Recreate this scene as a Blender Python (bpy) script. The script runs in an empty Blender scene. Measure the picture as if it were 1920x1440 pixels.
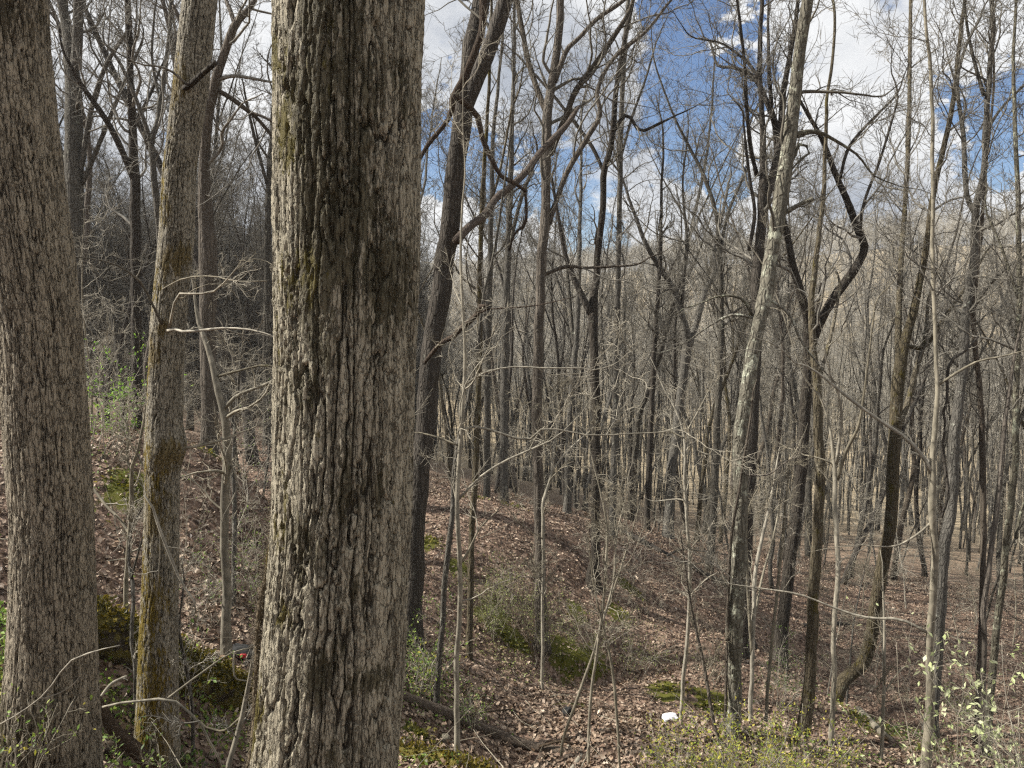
import bpy, math
import numpy as np
from mathutils import Vector

# ------------------------------------------------------------------ camera, sky, sun, exposure
RES_W, RES_H, FPX = 1920.0, 1440.0, 1450.0
PITCH = math.atan(140.0 / FPX)            # camera tipped slightly down
SC = bpy.context.scene
COL = SC.collection
R = math.radians
cam_d = bpy.data.cameras.new('camera'); cam = bpy.data.objects.new('camera', cam_d); COL.objects.link(cam)
cam_d.sensor_fit = 'HORIZONTAL'; cam_d.sensor_width = 36.0; cam_d.lens = 36.0 * FPX / RES_W
cam_d.clip_start = 0.05; cam_d.clip_end = 3000.0
cam.location = (0, 0, 0); cam.rotation_euler = (math.pi / 2 - PITCH, 0, 0)
SC.camera = cam
SUN_DIR = Vector((-0.95, 0.04, 0.82)).normalized()          # towards the sun: high on the left
SUN_EL = math.asin(SUN_DIR.z); SUN_AZ = math.atan2(SUN_DIR.x, SUN_DIR.y)
sun_d = bpy.data.lights.new('sun', 'SUN'); sun = bpy.data.objects.new('sun', sun_d); COL.objects.link(sun)
sun_d.energy = 5.0; sun_d.angle = R(0.53); sun_d.color = (1.0, 0.95, 0.86)
sun.rotation_euler = SUN_DIR.to_track_quat('Z', 'Y').to_euler()
SC.view_settings.view_transform = 'Standard'; SC.view_settings.look = 'None'
SC.view_settings.exposure = 0.95; SC.view_settings.gamma = 1.0; SC.view_settings.use_curve_mapping = False
SC.cycles.max_bounces = 4; SC.cycles.diffuse_bounces = 2; SC.cycles.glossy_bounces = 1
SC.cycles.use_denoising = False; SC.cycles.use_light_tree = False; SC.cycles.pixel_filter_type = 'BLACKMAN_HARRIS'; SC.cycles.filter_width = 1.3; SC.cycles.transparent_max_bounces = 4; SC.cycles.caustics_reflective = False; SC.cycles.caustics_refractive = False

def ray(px, py):
    u = (px - 960.0) / FPX; v = (720.0 - py) / FPX
    return np.array([u, math.cos(PITCH) + v * math.sin(PITCH), -math.sin(PITCH) + v * math.cos(PITCH)])
def at(px, py, d):
    r = ray(px, py); return r * (d / r[1])

class NT:
    """small helper to write node trees"""
    def __init__(s, tree): s.t = tree; s.t.nodes.clear()
    def n(s, kind, **kw):
        nd = s.t.nodes.new(kind)
        for k, v in kw.items():
            if k.startswith('i_'):
                key = k[2:]; key = int(key) if key.isdigit() else key.replace('_', ' ')
                s.put(nd.inputs[key], v)
            else: setattr(nd, k, v)
        return nd
    def put(s, sock, v):
        if isinstance(v, bpy.types.NodeSocket): s.t.links.new(v, sock)
        elif isinstance(v, bpy.types.Node): s.t.links.new(v.outputs[0], sock)
        else: sock.default_value = v
    def math(s, op, a, b=0.0, clamp=False):
        nd = s.t.nodes.new('ShaderNodeMath'); nd.operation = op; nd.use_clamp = clamp
        s.put(nd.inputs[0], a); s.put(nd.inputs[1], b); return nd.outputs[0]
    def vmath(s, op, a, b=(0, 0, 0)):
        nd = s.t.nodes.new('ShaderNodeVectorMath'); nd.operation = op
        s.put(nd.inputs[0], a); s.put(nd.inputs[1], b)
        return nd.outputs['Value'] if op in ('DOT_PRODUCT', 'LENGTH') else nd.outputs[0]
    def mix(s, f, a, b, mode='MIX'):
        nd = s.t.nodes.new('ShaderNodeMix'); nd.data_type = 'RGBA'; nd.blend_type = mode
        s.put(nd.inputs[0], f); s.put(nd.inputs[6], a); s.put(nd.inputs[7], b); return nd.outputs[2]
    def smooth(s, v, lo, hi, a=0.0, b=1.0):
        nd = s.t.nodes.new('ShaderNodeMapRange'); nd.interpolation_type = 'SMOOTHSTEP'
        s.put(nd.inputs[0], v); s.put(nd.inputs[1], lo); s.put(nd.inputs[2], hi); s.put(nd.inputs[3], a); s.put(nd.inputs[4], b)
        return nd.outputs[0]
    def noise(s, vec, scale, detail=4.0, rough=0.55, dist=0.0):
        nd = s.t.nodes.new('ShaderNodeTexNoise'); s.put(nd.inputs['Vector'], vec)
        nd.inputs['Scale'].default_value = scale; nd.inputs['Detail'].default_value = detail
        nd.inputs['Roughness'].default_value = rough; nd.inputs['Distortion'].default_value = dist
        return nd
    def link(s, a, b): s.t.links.new(a, b)

def c4(c): return (c[0], c[1], c[2], 1.0)

world = bpy.data.worlds.new('World'); SC.world = world; world.use_nodes = True
def build_sky():
    N = NT(world.node_tree)
    sky = N.n('ShaderNodeTexSky', sky_type='NISHITA', sun_disc=False)
    sky.sun_elevation = SUN_EL; sky.sun_rotation = SUN_AZ
    sky.altitude = 300; sky.air_density = 1.0; sky.dust_density = 0.5; sky.ozone_density = 2.0
    d = N.n('ShaderNodeTexCoord').outputs['Generated']
    st = N.vmath('MULTIPLY', d, (1.0, 1.0, 1.5))
    wn = N.noise(st, 7.0, 6.0, 0.65)
    warp = N.vmath('MULTIPLY', N.vmath('SUBTRACT', wn.outputs['Color'], (0.5, 0.5, 0.5)), (0.30, 0.30, 0.30))
    dw = N.vmath('NORMALIZE', N.vmath('ADD', d, warp))
    big = N.noise(st, 3.1, 9.0, 0.56).outputs['Fac']
    # blue gaps between the clouds, where the photograph shows them
    gaps = [(1300, 25, 75), (1255, 130, 95), (1195, 235, 85), (1110, 300, 105), (845, 60, 75), (1040, 60, 70), (800, 210, 60),
            (850, 290, 70), (1330, 310, 70), (1080, 400, 70), (1890, 225, 75), (1860, 330, 40), (960, 400, 60), (1010, 250, 60),
            (1500, 290, 35), (330, 280, 50)]
    acc = None
    for (px, py, rad) in gaps:
        v = Vector(ray(px, py)).normalized(); a = rad / FPX
        m = N.smooth(N.vmath('DOT_PRODUCT', dw, tuple(v)), math.cos(a * 1.5), math.cos(a * 0.2), 0.0, 1.0)
        acc = m if acc is None else N.math('MAXIMUM', acc, m)
    dens = N.math('SUBTRACT', N.math('ADD', big, 0.115), N.math('MULTIPLY', acc, 0.175))
    cover = N.smooth(dens, 0.452, 0.512)
    # lit tops and grey undersides
    off = N.vmath('ADD', st, (-0.045, 0.0, 0.075))
    big2 = N.noise(off, 3.1, 6.0, 0.55).outputs['Fac']
    lit = N.math('SUBTRACT', big, big2)
    thick = N.smooth(big, 0.46, 0.66)
    shade = N.smooth(N.math('ADD', N.math('MULTIPLY', lit, 3.0), N.math('MULTIPLY', thick, -0.75)), -0.85, 0.22)
    cc = N.mix(shade, c4((1.75, 2.0, 2.45)), c4((4.9, 4.95, 5.0)))
    blue = N.mix(1.0, sky.outputs[0], c4((0.40, 0.50, 0.62)), 'MULTIPLY')
    col = N.mix(cover, blue, cc)
    bg = N.n('ShaderNodeBackground', i_Color=col, i_Strength=0.10)
    out = N.n('ShaderNodeOutputWorld'); N.link(bg.outputs[0], out.inputs[0])
build_sky()
world.cycles.sampling_method = 'MANUAL'; world.cycles.sample_map_resolution = 512

# ------------------------------------------------------------------ mesh helpers
rng = np.random.default_rng(11)
def nrm(v): return v / np.maximum(np.linalg.norm(v, axis=-1, keepdims=True), 1e-9)

def make_mesh(name, V, F, mat=None, smooth=True, attrs=None):
    """V (n,3); F list of int arrays of shape (k,3) or (k,4)"""
    me = bpy.data.meshes.new(name)
    V = np.asarray(V, np.float32)
    me.vertices.add(len(V)); me.vertices.foreach_set('co', V.ravel())
    if isinstance(F, np.ndarray): F = [F]
    F = [f for f in F if len(f)]
    idx = np.concatenate([f.ravel() for f in F]).astype(np.int32)
    tot = np.concatenate([np.full(len(f), f.shape[1], np.int32) for f in F])
    start = np.concatenate([[0], np.cumsum(tot)[:-1]]).astype(np.int32)
    me.loops.add(len(idx)); me.loops.foreach_set('vertex_index', idx)
    me.polygons.add(len(tot)); me.polygons.foreach_set('loop_start', start)
    me.polygons.foreach_set('use_smooth', np.full(len(tot), smooth, bool))
    if attrs:
        for k, a in attrs.items():
            at_ = me.attributes.new(k, 'FLOAT_COLOR', 'POINT')
            a = np.asarray(a, np.float32)
            if a.shape[1] == 3: a = np.concatenate([a, np.ones((len(a), 1), np.float32)], 1)
            at_.data.foreach_set('color', a.ravel())
    me.update(calc_edges=True); me.validate()
    if mat: me.materials.append(mat)
    return me

def link(name, me, parent=None):
    o = bpy.data.objects.new(name, me); COL.objects.link(o)
    if parent is not None: o.parent = parent
    return o
def empty(name, loc=(0, 0, 0)):
    o = bpy.data.objects.new(name, None); COL.objects.link(o); o.location = loc
    o.empty_display_size = 0.2
    return o
def tag(o, label=None, cat=None, group=None, kind=None):
    if label: o['label'] = label
    if cat: o['category'] = cat
    if group: o['group'] = group
    if kind: o['kind'] = kind
    return o

class Tubes:
    """collects tubes and turns them into one mesh"""
    def __init__(s): s.V = []; s.F = []; s.n = 0
    def add(s, P, rad, sides=3):
        P = np.asarray(P, float); rad = np.asarray(rad, float)
        if P.ndim == 2: P = P[None]; rad = rad[None]
        k, m, _ = P.shape
        if k == 0: return
        T = nrm(np.gradient(P, axis=1))
        D = nrm(P[:, -1] - P[:, 0])
        ax = np.abs(D).argmin(1); ref = np.zeros((k, 3)); ref[np.arange(k), ax] = 1.0
        ref = ref[:, None, :]
        A = nrm(ref - T * (ref * T).sum(-1, keepdims=True)); B = np.cross(T, A)
        th = np.arange(sides) * 2 * math.pi / sides
        V = P[:, :, None] + rad[:, :, None, None] * (A[:, :, None] * np.cos(th)[None, None, :, None] + B[:, :, None] * np.sin(th)[None, None, :, None])
        b = (np.arange(k) * m * sides)[:, None, None] + (np.arange(m - 1) * sides)[None, :, None]
        i = np.arange(sides)[None, None, :]; j = (np.arange(sides) + 1) % sides; j = j[None, None, :]
        F = np.stack([b + i, b + j, b + j + sides, b + i + sides], -1).reshape(-1, 4) + s.n
        s.V.append(V.reshape(-1, 3)); s.F.append(F); s.n += k * m * sides
        if sides > 4:           # close the tip
            for q in range(k):
                base = (q * m + m - 1) * sides
                tip = np.arange(1, sides - 1)
                s.F.append(np.stack([np.full(sides - 2, base), base + tip, base + tip + 1], -1) + s.n - k * m * sides)
                lo = q * m * sides; s.F.append(np.stack([np.full(sides - 2, lo), lo + tip + 1, lo + tip], -1) + s.n - k * m * sides)
    def mesh(s, name, mat, origin=(0, 0, 0)):
        V = np.concatenate(s.V) - np.asarray(origin)
        q = [f for f in s.F if f.shape[1] == 4]; t = [f for f in s.F if f.shape[1] == 3]
        F = [np.concatenate(q)] + ([np.concatenate(t)] if t else [])
        return make_mesh(name, V, F, mat)

def resample(P, n, vals=None):
    """Catmull-Rom through points P -> n points evenly spaced"""
    P = np.asarray(P, float)
    X = P if vals is None else np.concatenate([P, np.asarray(vals, float)[:, None]], 1)
    if len(X) == 2:
        t = np.linspace(0, 1, n)[:, None]; Y = X[0] * (1 - t) + X[1] * t
    else:
        Q = np.concatenate([[2 * X[0] - X[1]], X, [2 * X[-1] - X[-2]]])
        out = []
        for i in range(len(X) - 1):
            p0, p1, p2, p3 = Q[i:i + 4]
            t = np.linspace(0, 1, 12, endpoint=False)[:, None]
            out.append(0.5 * ((2 * p1) + (-p0 + p2) * t + (2 * p0 - 5 * p1 + 4 * p2 - p3) * t ** 2 + (-p0 + 3 * p1 - 3 * p2 + p3) * t ** 3))
        Y = np.concatenate(out + [X[-1:]])
        s = np.concatenate([[0], np.cumsum(np.linalg.norm(np.diff(Y[:, :3], axis=0), axis=1))])
        u = np.linspace(0, s[-1], n)
        Y = np.stack([np.interp(u, s, Y[:, c]) for c in range(Y.shape[1])], 1)
    return Y if vals is None else (Y[:, :3], Y[:, 3])

def plen(P): return float(np.linalg.norm(np.diff(P, axis=0), axis=1).sum())

def grow(S, D, L, r0, m, wig, up, g, rmin=0.0015, tip=0.25):
    k = len(S); P = np.zeros((k, m, 3)); P[:, 0] = S; d = nrm(D)
    step = (L / (m - 1))[:, None]
    for i in range(1, m):
        d = nrm(d + wig * g.normal(size=(k, 3)) + np.array([0, 0, up]))
        P[:, i] = P[:, i - 1] + d * step
    t = np.linspace(0, 1, m)[None]
    rad = np.maximum(r0[:, None] * (1 - (1 - tip) * t), rmin)
    return P, rad

def spawn(P, rad, n, t0, t1, a0, a1, g):
    """n children on each branch of P (k,m,3)"""
    k, m, _ = P.shape
    i = np.repeat(np.arange(k), n)
    t = g.uniform(t0, t1, k * n) * (m - 1); j = np.minimum(t.astype(int), m - 2); f = (t - j)[:, None]
    S = P[i, j] * (1 - f) + P[i, j + 1] * f
    T = nrm(P[i, j + 1] - P[i, j])
    pr = rad[i, j] * (1 - f[:, 0]) + rad[i, j + 1] * f[:, 0]
    rv = g.normal(size=(k * n, 3)); perp = nrm(rv - T * (rv * T).sum(-1, keepdims=True))
    a = g.uniform(a0, a1, k * n)[:, None]
    return S, T * np.cos(a) + perp * np.sin(a), pr, t / (m - 1), i

def crown_tubes(mains, g, dens=1.8, l1=(1.0, 3.2), n2=7, n3=6, t0=0.3, up=0.10, wig=0.22, thick=1.0, a1=(0.6, 1.2), sc=1.0, r1max=0.028):
    """branches, branchlets and twigs grown on the main stems; mains = list of (P, rad, t0 or None)"""
    tb = Tubes()
    for P, rad, tt in mains:
        n = max(1, int(dens * plen(P) * (1 - (t0 if tt is None else tt))))
        S, D, pr, t, _ = spawn(P[None], rad[None], n, t0 if tt is None else tt, 0.98, a1[0], a1[1], g)
        L = g.uniform(l1[0], l1[1], n) * (1.15 - 0.5 * t) * sc
        r = np.clip(pr * g.uniform(0.25, 0.5, n), 0.006 * thick, r1max * thick)
        P1, R1 = grow(S, D, L, r, 12, wig, up, g, 0.003 * thick)
        tb.add(P1, R1, 4)
        S, D, pr, t, i = spawn(P1, R1, n2, 0.12, 1.0, 0.5, 1.2, g)
        L2 = L[i] * g.uniform(0.16, 0.45, len(S)) * (1.2 - 0.5 * t)
        P2, R2 = grow(S, D, L2, np.clip(pr * 0.6, 0.0032 * thick, 0.012 * thick), 6, wig * 1.3, up * 0.8, g, 0.0024 * thick)
        tb.add(P2, R2, 3)
        if n3:
            S, D, pr, t, i2 = spawn(P2, R2, n3, 0.1, 1.0, 0.4, 1.1, g)
            L3 = np.clip(L2[i2] * g.uniform(0.25, 0.6, len(S)), 0.03, 0.7)
            P3, R3 = grow(S, D, L3, np.full(len(S), 0.0028 * thick), 2, wig, up, g, 0.0017 * thick, 0.6)
            tb.add(P3, R3, 3)
    return tb

# value noise in numpy, for bark relief and masks
_PT = np.random.default_rng(5).random(1 << 16)
def _h(ix, iy, iz): return _PT[(ix * 73856093 ^ iy * 19349663 ^ iz * 83492791) & 0xffff]
def vnoise(x, y, z):
    x, y, z = np.broadcast_arrays(x, y, z)
    ix, iy, iz = np.floor(x).astype(np.int64), np.floor(y).astype(np.int64), np.floor(z).astype(np.int64)
    fx, fy, fz = x - ix, y - iy, z - iz
    fx, fy, fz = [f * f * (3 - 2 * f) for f in (fx, fy, fz)]
    r = 0
    for a in (0, 1):
        for b in (0, 1):
            for c in (0, 1):
                r = r + _h(ix + a, iy + b, iz + c) * (fx if a else 1 - fx) * (fy if b else 1 - fy) * (fz if c else 1 - fz)
    return r
def fbm(x, y, z, o=4):
    r = 0; a = 0.5; t = 0
    for k in range(o):
        r = r + a * vnoise(x + 17.3 * k, y + 3.1 * k, z + 9.7 * k); t += a; a *= 0.5; x, y, z = x * 2.03, y * 2.03, z * 2.03
    return r / t
def sstep(a, b, x):
    t = np.clip((x - a) / (b - a), 0, 1); return t * t * (3 - 2 * t)

# ------------------------------------------------------------------ materials
MATS = {}
def mat(name, build):
    m = bpy.data.materials.new(name); m.use_nodes = True
    build(NT(m.node_tree), m); MATS[name] = m; return m
def finish(N, col, rough=0.9, bump=None, bs=0.5, bd=0.01, spec=0.2, trans=None):
    b = N.n('ShaderNodeBsdfPrincipled'); N.put(b.inputs['Base Color'], col); N.put(b.inputs['Roughness'], rough)
    b.inputs['Specular IOR Level'].default_value = spec
    if bump is not None:
        bp = N.n('ShaderNodeBump'); bp.inputs['Strength'].default_value = bs; bp.inputs['Distance'].default_value = bd
        N.put(bp.inputs['Height'], bump); N.link(bp.outputs[0], b.inputs['Normal'])
    out = N.n('ShaderNodeOutputMaterial')
    if trans is not None:
        tl = N.n('ShaderNodeBsdfTranslucent'); N.put(tl.inputs[0], trans)
        mx = N.n('ShaderNodeMixShader'); mx.inputs[0].default_value = 0.4
        N.link(b.outputs[0], mx.inputs[1]); N.link(tl.outputs[0], mx.inputs[2]); N.link(mx.outputs[0], out.inputs[0])
    else: N.link(b.outputs[0], out.inputs[0])

def bark_mat(name, c1, c2, lichen=None, la=0.0, moss=None, ma=0.0, sc=28.0, stretch=0.16, bd=0.02, plates=True):
    """bark of the trees further off: furrowed along the stem"""
    def build(N, m):
        co = N.n('ShaderNodeTexCoord').outputs['Object']
        rnd = N.n('ShaderNodeObjectInfo').outputs['Random']
        st = N.vmath('MULTIPLY', co, (1, 1, stretch))
        n1 = N.noise(st, sc, 4.0, 0.65).outputs['Fac']
        vo = N.n('ShaderNodeTexVoronoi', feature='DISTANCE_TO_EDGE'); vo.inputs['Scale'].default_value = sc * 0.8
        N.link(N.vmath('ADD', st, N.vmath('MULTIPLY', N.noise(co, 9.0, 2.0).outputs['Color'], (0.05, 0.05, 0.05))), vo.inputs['Vector'])
        pl = N.smooth(vo.outputs['Distance'], 0.0, 0.22) if plates else N.smooth(N.noise(co, sc * 2.2, 5.0, 0.8).outputs['Fac'], 0.35, 0.6)
        h = N.math('ADD', N.math('MULTIPLY', pl, 0.7), N.math('MULTIPLY', n1, 0.5))
        col = N.mix(N.smooth(n1, 0.3, 0.7), c4(c1), c4(c2))
        col = N.mix(N.math('MULTIPLY', N.math('SUBTRACT', 1.0, pl), 0.7), col, c4(tuple(v * 0.38 for v in c1)))
        big = N.noise(co, 2.3, 3.0, 0.6).outputs['Fac']
        col = N.mix(N.smooth(big, 0.35, 0.7, 0.0, 0.35), col, c4(tuple(v * 0.55 for v in c1)))
        if lichen:
            ln = N.noise(co, 7.0, 6.0, 0.75).outputs['Fac']
            col = N.mix(N.smooth(ln, 0.62 - la * 0.3, 0.70 - la * 0.3), col, c4(lichen))
        if moss:
            mn = N.noise(N.vmath('MULTIPLY', co, (1, 1, 0.5)), 5.0, 5.0, 0.7).outputs['Fac']
            col = N.mix(N.smooth(mn, 0.66 - ma * 0.35, 0.74 - ma * 0.35, 0.0, 0.85), col, c4(moss))
        hsv = N.n('ShaderNodeHueSaturation'); N.link(col, hsv.inputs['Color'])
        N.put(hsv.inputs['Value'], N.smooth(rnd, 0.0, 1.0, 0.75, 1.25)); N.put(hsv.inputs['Saturation'], N.smooth(rnd, 0.0, 1.0, 1.1, 0.8))
        finish(N, hsv.outputs[0], 0.92, h, 0.9, bd)
    return mat(name, build)

def near_bark(name, ridge, ridge2, inner, moss, stain, vs=62.0, vz=0.17):
    """bark with its plates modelled: attribute mask = plate height, moss, dark crust"""
    def build(N, m):
        co = N.n('ShaderNodeTexCoord').outputs['Object']
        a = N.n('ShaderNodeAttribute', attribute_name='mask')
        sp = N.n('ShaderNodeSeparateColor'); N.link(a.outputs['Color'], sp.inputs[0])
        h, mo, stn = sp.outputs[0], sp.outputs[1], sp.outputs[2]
        st = N.vmath('MULTIPLY', co, (1, 1, 0.35))
        n1 = N.noise(st, 60.0, 5.0, 0.7).outputs['Fac']
        n2 = N.noise(co, 260.0, 3.0, 0.7).outputs['Fac']
        n3 = N.noise(st, 14.0, 4.0, 0.6).outputs['Fac']
        # fine checks between the furrows
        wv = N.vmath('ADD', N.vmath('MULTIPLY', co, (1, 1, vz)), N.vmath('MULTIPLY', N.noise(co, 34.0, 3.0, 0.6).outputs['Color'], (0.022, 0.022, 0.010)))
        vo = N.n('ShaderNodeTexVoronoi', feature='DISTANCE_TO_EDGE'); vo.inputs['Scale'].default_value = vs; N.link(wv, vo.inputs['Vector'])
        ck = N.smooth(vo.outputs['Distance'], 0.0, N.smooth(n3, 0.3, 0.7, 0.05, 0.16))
        vc = N.n('ShaderNodeTexVoronoi'); vc.inputs['Scale'].default_value = vs; N.link(wv, vc.inputs['Vector'])
        tone = N.n('ShaderNodeSeparateColor'); N.link(vc.outputs['Color'], tone.inputs[0])
        col = N.mix(N.smooth(n3, 0.3, 0.7), c4(ridge), c4(ridge2))
        col = N.mix(N.math('MULTIPLY', tone.outputs[0], 0.45), col, c4(tuple(v * 0.55 for v in ridge2)))
        col = N.mix(N.smooth(n1, 0.35, 0.75, 0.0, 0.55), col, c4(tuple(v * 0.45 for v in ridge2)))
        col = N.mix(N.smooth(n2, 0.55, 0.72, 0.0, 0.5), col, c4(tuple(min(1, v * 1.6) for v in ridge)))
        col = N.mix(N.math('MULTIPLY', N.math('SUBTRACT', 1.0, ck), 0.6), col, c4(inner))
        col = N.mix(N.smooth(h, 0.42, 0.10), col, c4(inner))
        # crust and moss patches whose edges follow the plates
        brk = N.math('ADD', N.math('MULTIPLY', N.math('SUBTRACT', n1, 0.5), 1.5), N.math('MULTIPLY', N.math('SUBTRACT', tone.outputs[1], 0.5), 0.5))
        sm = N.smooth(N.math('ADD', stn, brk), 0.22, 0.66, 0.0, 0.86)
        col = N.mix(sm, col, N.mix(n2, c4(stain), c4(tuple(v * 2.6 for v in stain))))
        mm = N.smooth(N.math('ADD', mo, brk), 0.36, 0.72, 0.0, 0.95)
        col = N.mix(mm, col, N.mix(n2, c4(moss), c4(tuple(v * 0.45 for v in moss))))
        hh = N.math('ADD', N.math('ADD', N.math('MULTIPLY', n1, 0.7), N.math('MULTIPLY', n2, 0.4)), N.math('MULTIPLY', ck, 0.9))
        finish(N, col, 0.8, hh, 1.0, 0.011, 0.35)
    return mat(name, build)

def leafy_mat(name, rough=0.55, tr=True, spec=0.35):
    def build(N, m):
        a = N.n('ShaderNodeAttribute', attribute_name='col').outputs['Color']
        if tr: finish(N, a, rough, None, spec=spec, trans=a)
        else: finish(N, a, rough, None, spec=spec)
    return mat(name, build)

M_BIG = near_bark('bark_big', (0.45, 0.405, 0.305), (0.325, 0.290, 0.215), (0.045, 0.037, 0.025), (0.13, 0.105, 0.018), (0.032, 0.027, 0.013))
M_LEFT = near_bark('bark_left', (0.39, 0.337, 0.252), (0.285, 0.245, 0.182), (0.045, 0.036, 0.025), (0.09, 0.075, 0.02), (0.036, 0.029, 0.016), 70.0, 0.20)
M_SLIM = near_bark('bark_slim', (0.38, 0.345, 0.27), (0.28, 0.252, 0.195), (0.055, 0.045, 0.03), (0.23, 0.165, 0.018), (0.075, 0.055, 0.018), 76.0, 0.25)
M_GREY = bark_mat('bark_grey', (0.135, 0.123, 0.102), (0.088, 0.080, 0.066), (0.30, 0.30, 0.24), 0.10)
M_DARK = bark_mat('bark_dark', (0.085, 0.073, 0.060), (0.055, 0.047, 0.038), (0.20, 0.20, 0.16), 0.0)
M_BROWN = bark_mat('bark_brown', (0.135, 0.112, 0.087), (0.088, 0.073, 0.057), None, 0, None, 0, 22.0, 0.08, 0.02)
M_MOSSY = bark_mat('bark_mossy', (0.15, 0.125, 0.085), (0.10, 0.085, 0.055), (0.26, 0.26, 0.19), 0.08, (0.085, 0.07, 0.018), 0.28)
M_LICHEN = bark_mat('bark_lichen', (0.18, 0.165, 0.125), (0.115, 0.104, 0.08), (0.31, 0.315, 0.24), 0.29, None, 0, 26.0, 0.25)
M_PALE = bark_mat('bark_pale', (0.33, 0.297, 0.228), (0.23, 0.205, 0.155), None, 0, None, 0, 14.0, 0.4, 0.003)
M_BEIGE = bark_mat('bark_beige', (0.215, 0.19, 0.138), (0.15, 0.133, 0.098), None, 0, (0.10, 0.10, 0.04), 0.05, 14.0, 0.4, 0.003)
M_TWIG = bark_mat('twig_grey', (0.215, 0.197, 0.163), (0.155, 0.142, 0.117), None, 0, None, 0, 10.0, 0.4, 0.002)
M_FAR = bark_mat('twig_painted_sun', (0.54, 0.50, 0.415), (0.43, 0.397, 0.33), None, 0, None, 0, 10.0, 0.4, 0.002)  # paler copy of the twig colour, sunlight on the far hillside painted in
M_FARB = bark_mat('bark_painted_sun', (0.32, 0.295, 0.245), (0.24, 0.22, 0.18), None, 0, None, 0, 14.0, 0.3, 0.004)  # trunk colour brightened to match, painted sunlight again
M_TWIGP = bark_mat('twig_pale', (0.38, 0.342, 0.265), (0.27, 0.24, 0.182), None, 0, None, 0, 10.0, 0.4, 0.002)
M_VINE = bark_mat('vine_bark', (0.10, 0.074, 0.055), (0.062, 0.046, 0.035), None, 0, None, 0, 40.0, 0.08, 0.01)
M_HAIRY = bark_mat('hairy_vine_bark', (0.24, 0.195, 0.135), (0.15, 0.12, 0.082), None, 0, (0.12, 0.09, 0.02), 0.25, 60.0, 0.3, 0.01)
M_LOG = bark_mat('mossy_log', (0.10, 0.075, 0.045), (0.065, 0.05, 0.032), None, 0, (0.19, 0.155, 0.018), 0.62, 18.0, 1.0, 0.02, False)
M_ROT = bark_mat('rotten_wood', (0.19, 0.142, 0.10), (0.115, 0.085, 0.06), None, 0, (0.10, 0.085, 0.018), 0.12, 25.0, 1.0, 0.02, False)
M_LEAF = leafy_mat('fresh_leaf', 0.5)
M_LITTER = leafy_mat('dead_leaf', 0.6, False, 0.35)

# ------------------------------------------------------------------ what the photograph shows: stems traced as (x, y, width) in its pixels, base first, with a distance
T = []
def tr(name, label, d, pts, limbs=(), m=None, tw=None, base=True, cat='tree', dens=1.8, t0=0.35, up=0.10, l1=(0.9, 2.8), ext=3.0, n2=7, n3=6, group=None, lean=0.0, thick=1.0):
    T.append(dict(name=name, label=label, d=d, pts=pts, limbs=limbs, m=m or M_GREY, tw=tw or M_TWIG, base=base, cat=cat, dens=dens, t0=t0, up=up,
                  l1=l1, ext=ext, n2=n2, n3=n3, group=group, lean=lean, thick=thick))

tr('bare_tree', 'dark leaning tree forking into two stems, directly right of the huge trunk', 10.5,
   [(772, 1210, 40), (781, 960, 38), (798, 800, 38), (805, 700, 40), (818, 600, 39), (836, 480, 39), (847, 400, 38), (857, 300, 36), (870, 200, 36), (878, 150, 32), (887, 80, 31), (904, 0, 32)],
   [[(868, 215, 28), (893, 150, 28), (918, 90, 28), (948, 0, 28), (975, -90, 24)]], M_DARK, dens=0.5, t0=0.75, lean=0.5)
tr('bare_tree', 'brown shaggy-barked tree rising from the leafy slope, forking high against the sky', 13.6,
   [(1016, 1222, 29), (1013, 1100, 22), (1012, 960, 21), (1007, 800, 20), (1009, 640, 19), (1013, 560, 18), (1017, 480, 19), (1021, 400, 18), (1024, 300, 18), (1028, 200, 18), (1037, 140, 16), (1046, 70, 15), (1052, 0, 14)],
   [[(1026, 215, 11), (1012, 180, 11), (992, 120, 10), (980, 60, 9), (970, 0, 8), (965, -60, 6)],
    [(1040, 155, 9), (1062, 95, 9), (1085, 72, 8), (1120, 35, 8), (1160, 8, 7), (1200, -25, 5)],
    [(1032, 290, 12), (1062, 215, 11), (1080, 170, 11), (1120, 115, 10), (1150, 70, 9), (1180, 20, 7), (1200, -40, 5)],
    [(1030, 420, 8), (1060, 330, 10), (1100, 260, 10), (1125, 215, 9), (1120, 170, 8), (1150, 110, 7), (1210, 60, 6), (1250, 10, 5)],
    [(1010, 520, 7), (1060, 500, 7), (1100, 502, 5), (1180, 498, 4)]], M_BROWN, dens=1.3, t0=0.5)
tr('bare_tree', 'black-barked tree with a low left fork, base bare on the leafy slope', 16.0,
   [(1113, 1075, 24), (1116, 1040, 18), (1117, 960, 18), (1118, 800, 17), (1114, 640, 17), (1112, 580, 18), (1118, 520, 13), (1122, 470, 13), (1129, 400, 12), (1133, 330, 12), (1146, 270, 11), (1152, 200, 10), (1160, 140, 9), (1175, 60, 8), (1190, -20, 7)],
   [[(1108, 590, 13), (1088, 548, 12), (1072, 512, 10), (1058, 470, 8), (1050, 425, 7), (1035, 340, 5)],
    [(1133, 325, 7), (1110, 275, 7), (1070, 220, 6), (1030, 170, 5), (985, 120, 4)],
    [(1148, 250, 8), (1175, 215, 7), (1200, 245, 6), (1235, 232, 5), (1270, 215, 3)]], M_DARK, dens=1.4, t0=0.45)
tr('bare_tree', 'straight pale grey pole of a tree beside the black-barked one', 19.5,
   [(1148, 1012, 16), (1150, 900, 13), (1153, 800, 12), (1156, 640, 12), (1160, 480, 10), (1163, 300, 10), (1166, 200, 9), (1170, 100, 8), (1178, 0, 7)],
   [[(1163, 300, 5), (1185, 220, 5), (1210, 150, 4), (1230, 80, 3)]], M_GREY, dens=1.2, t0=0.4)
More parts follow.
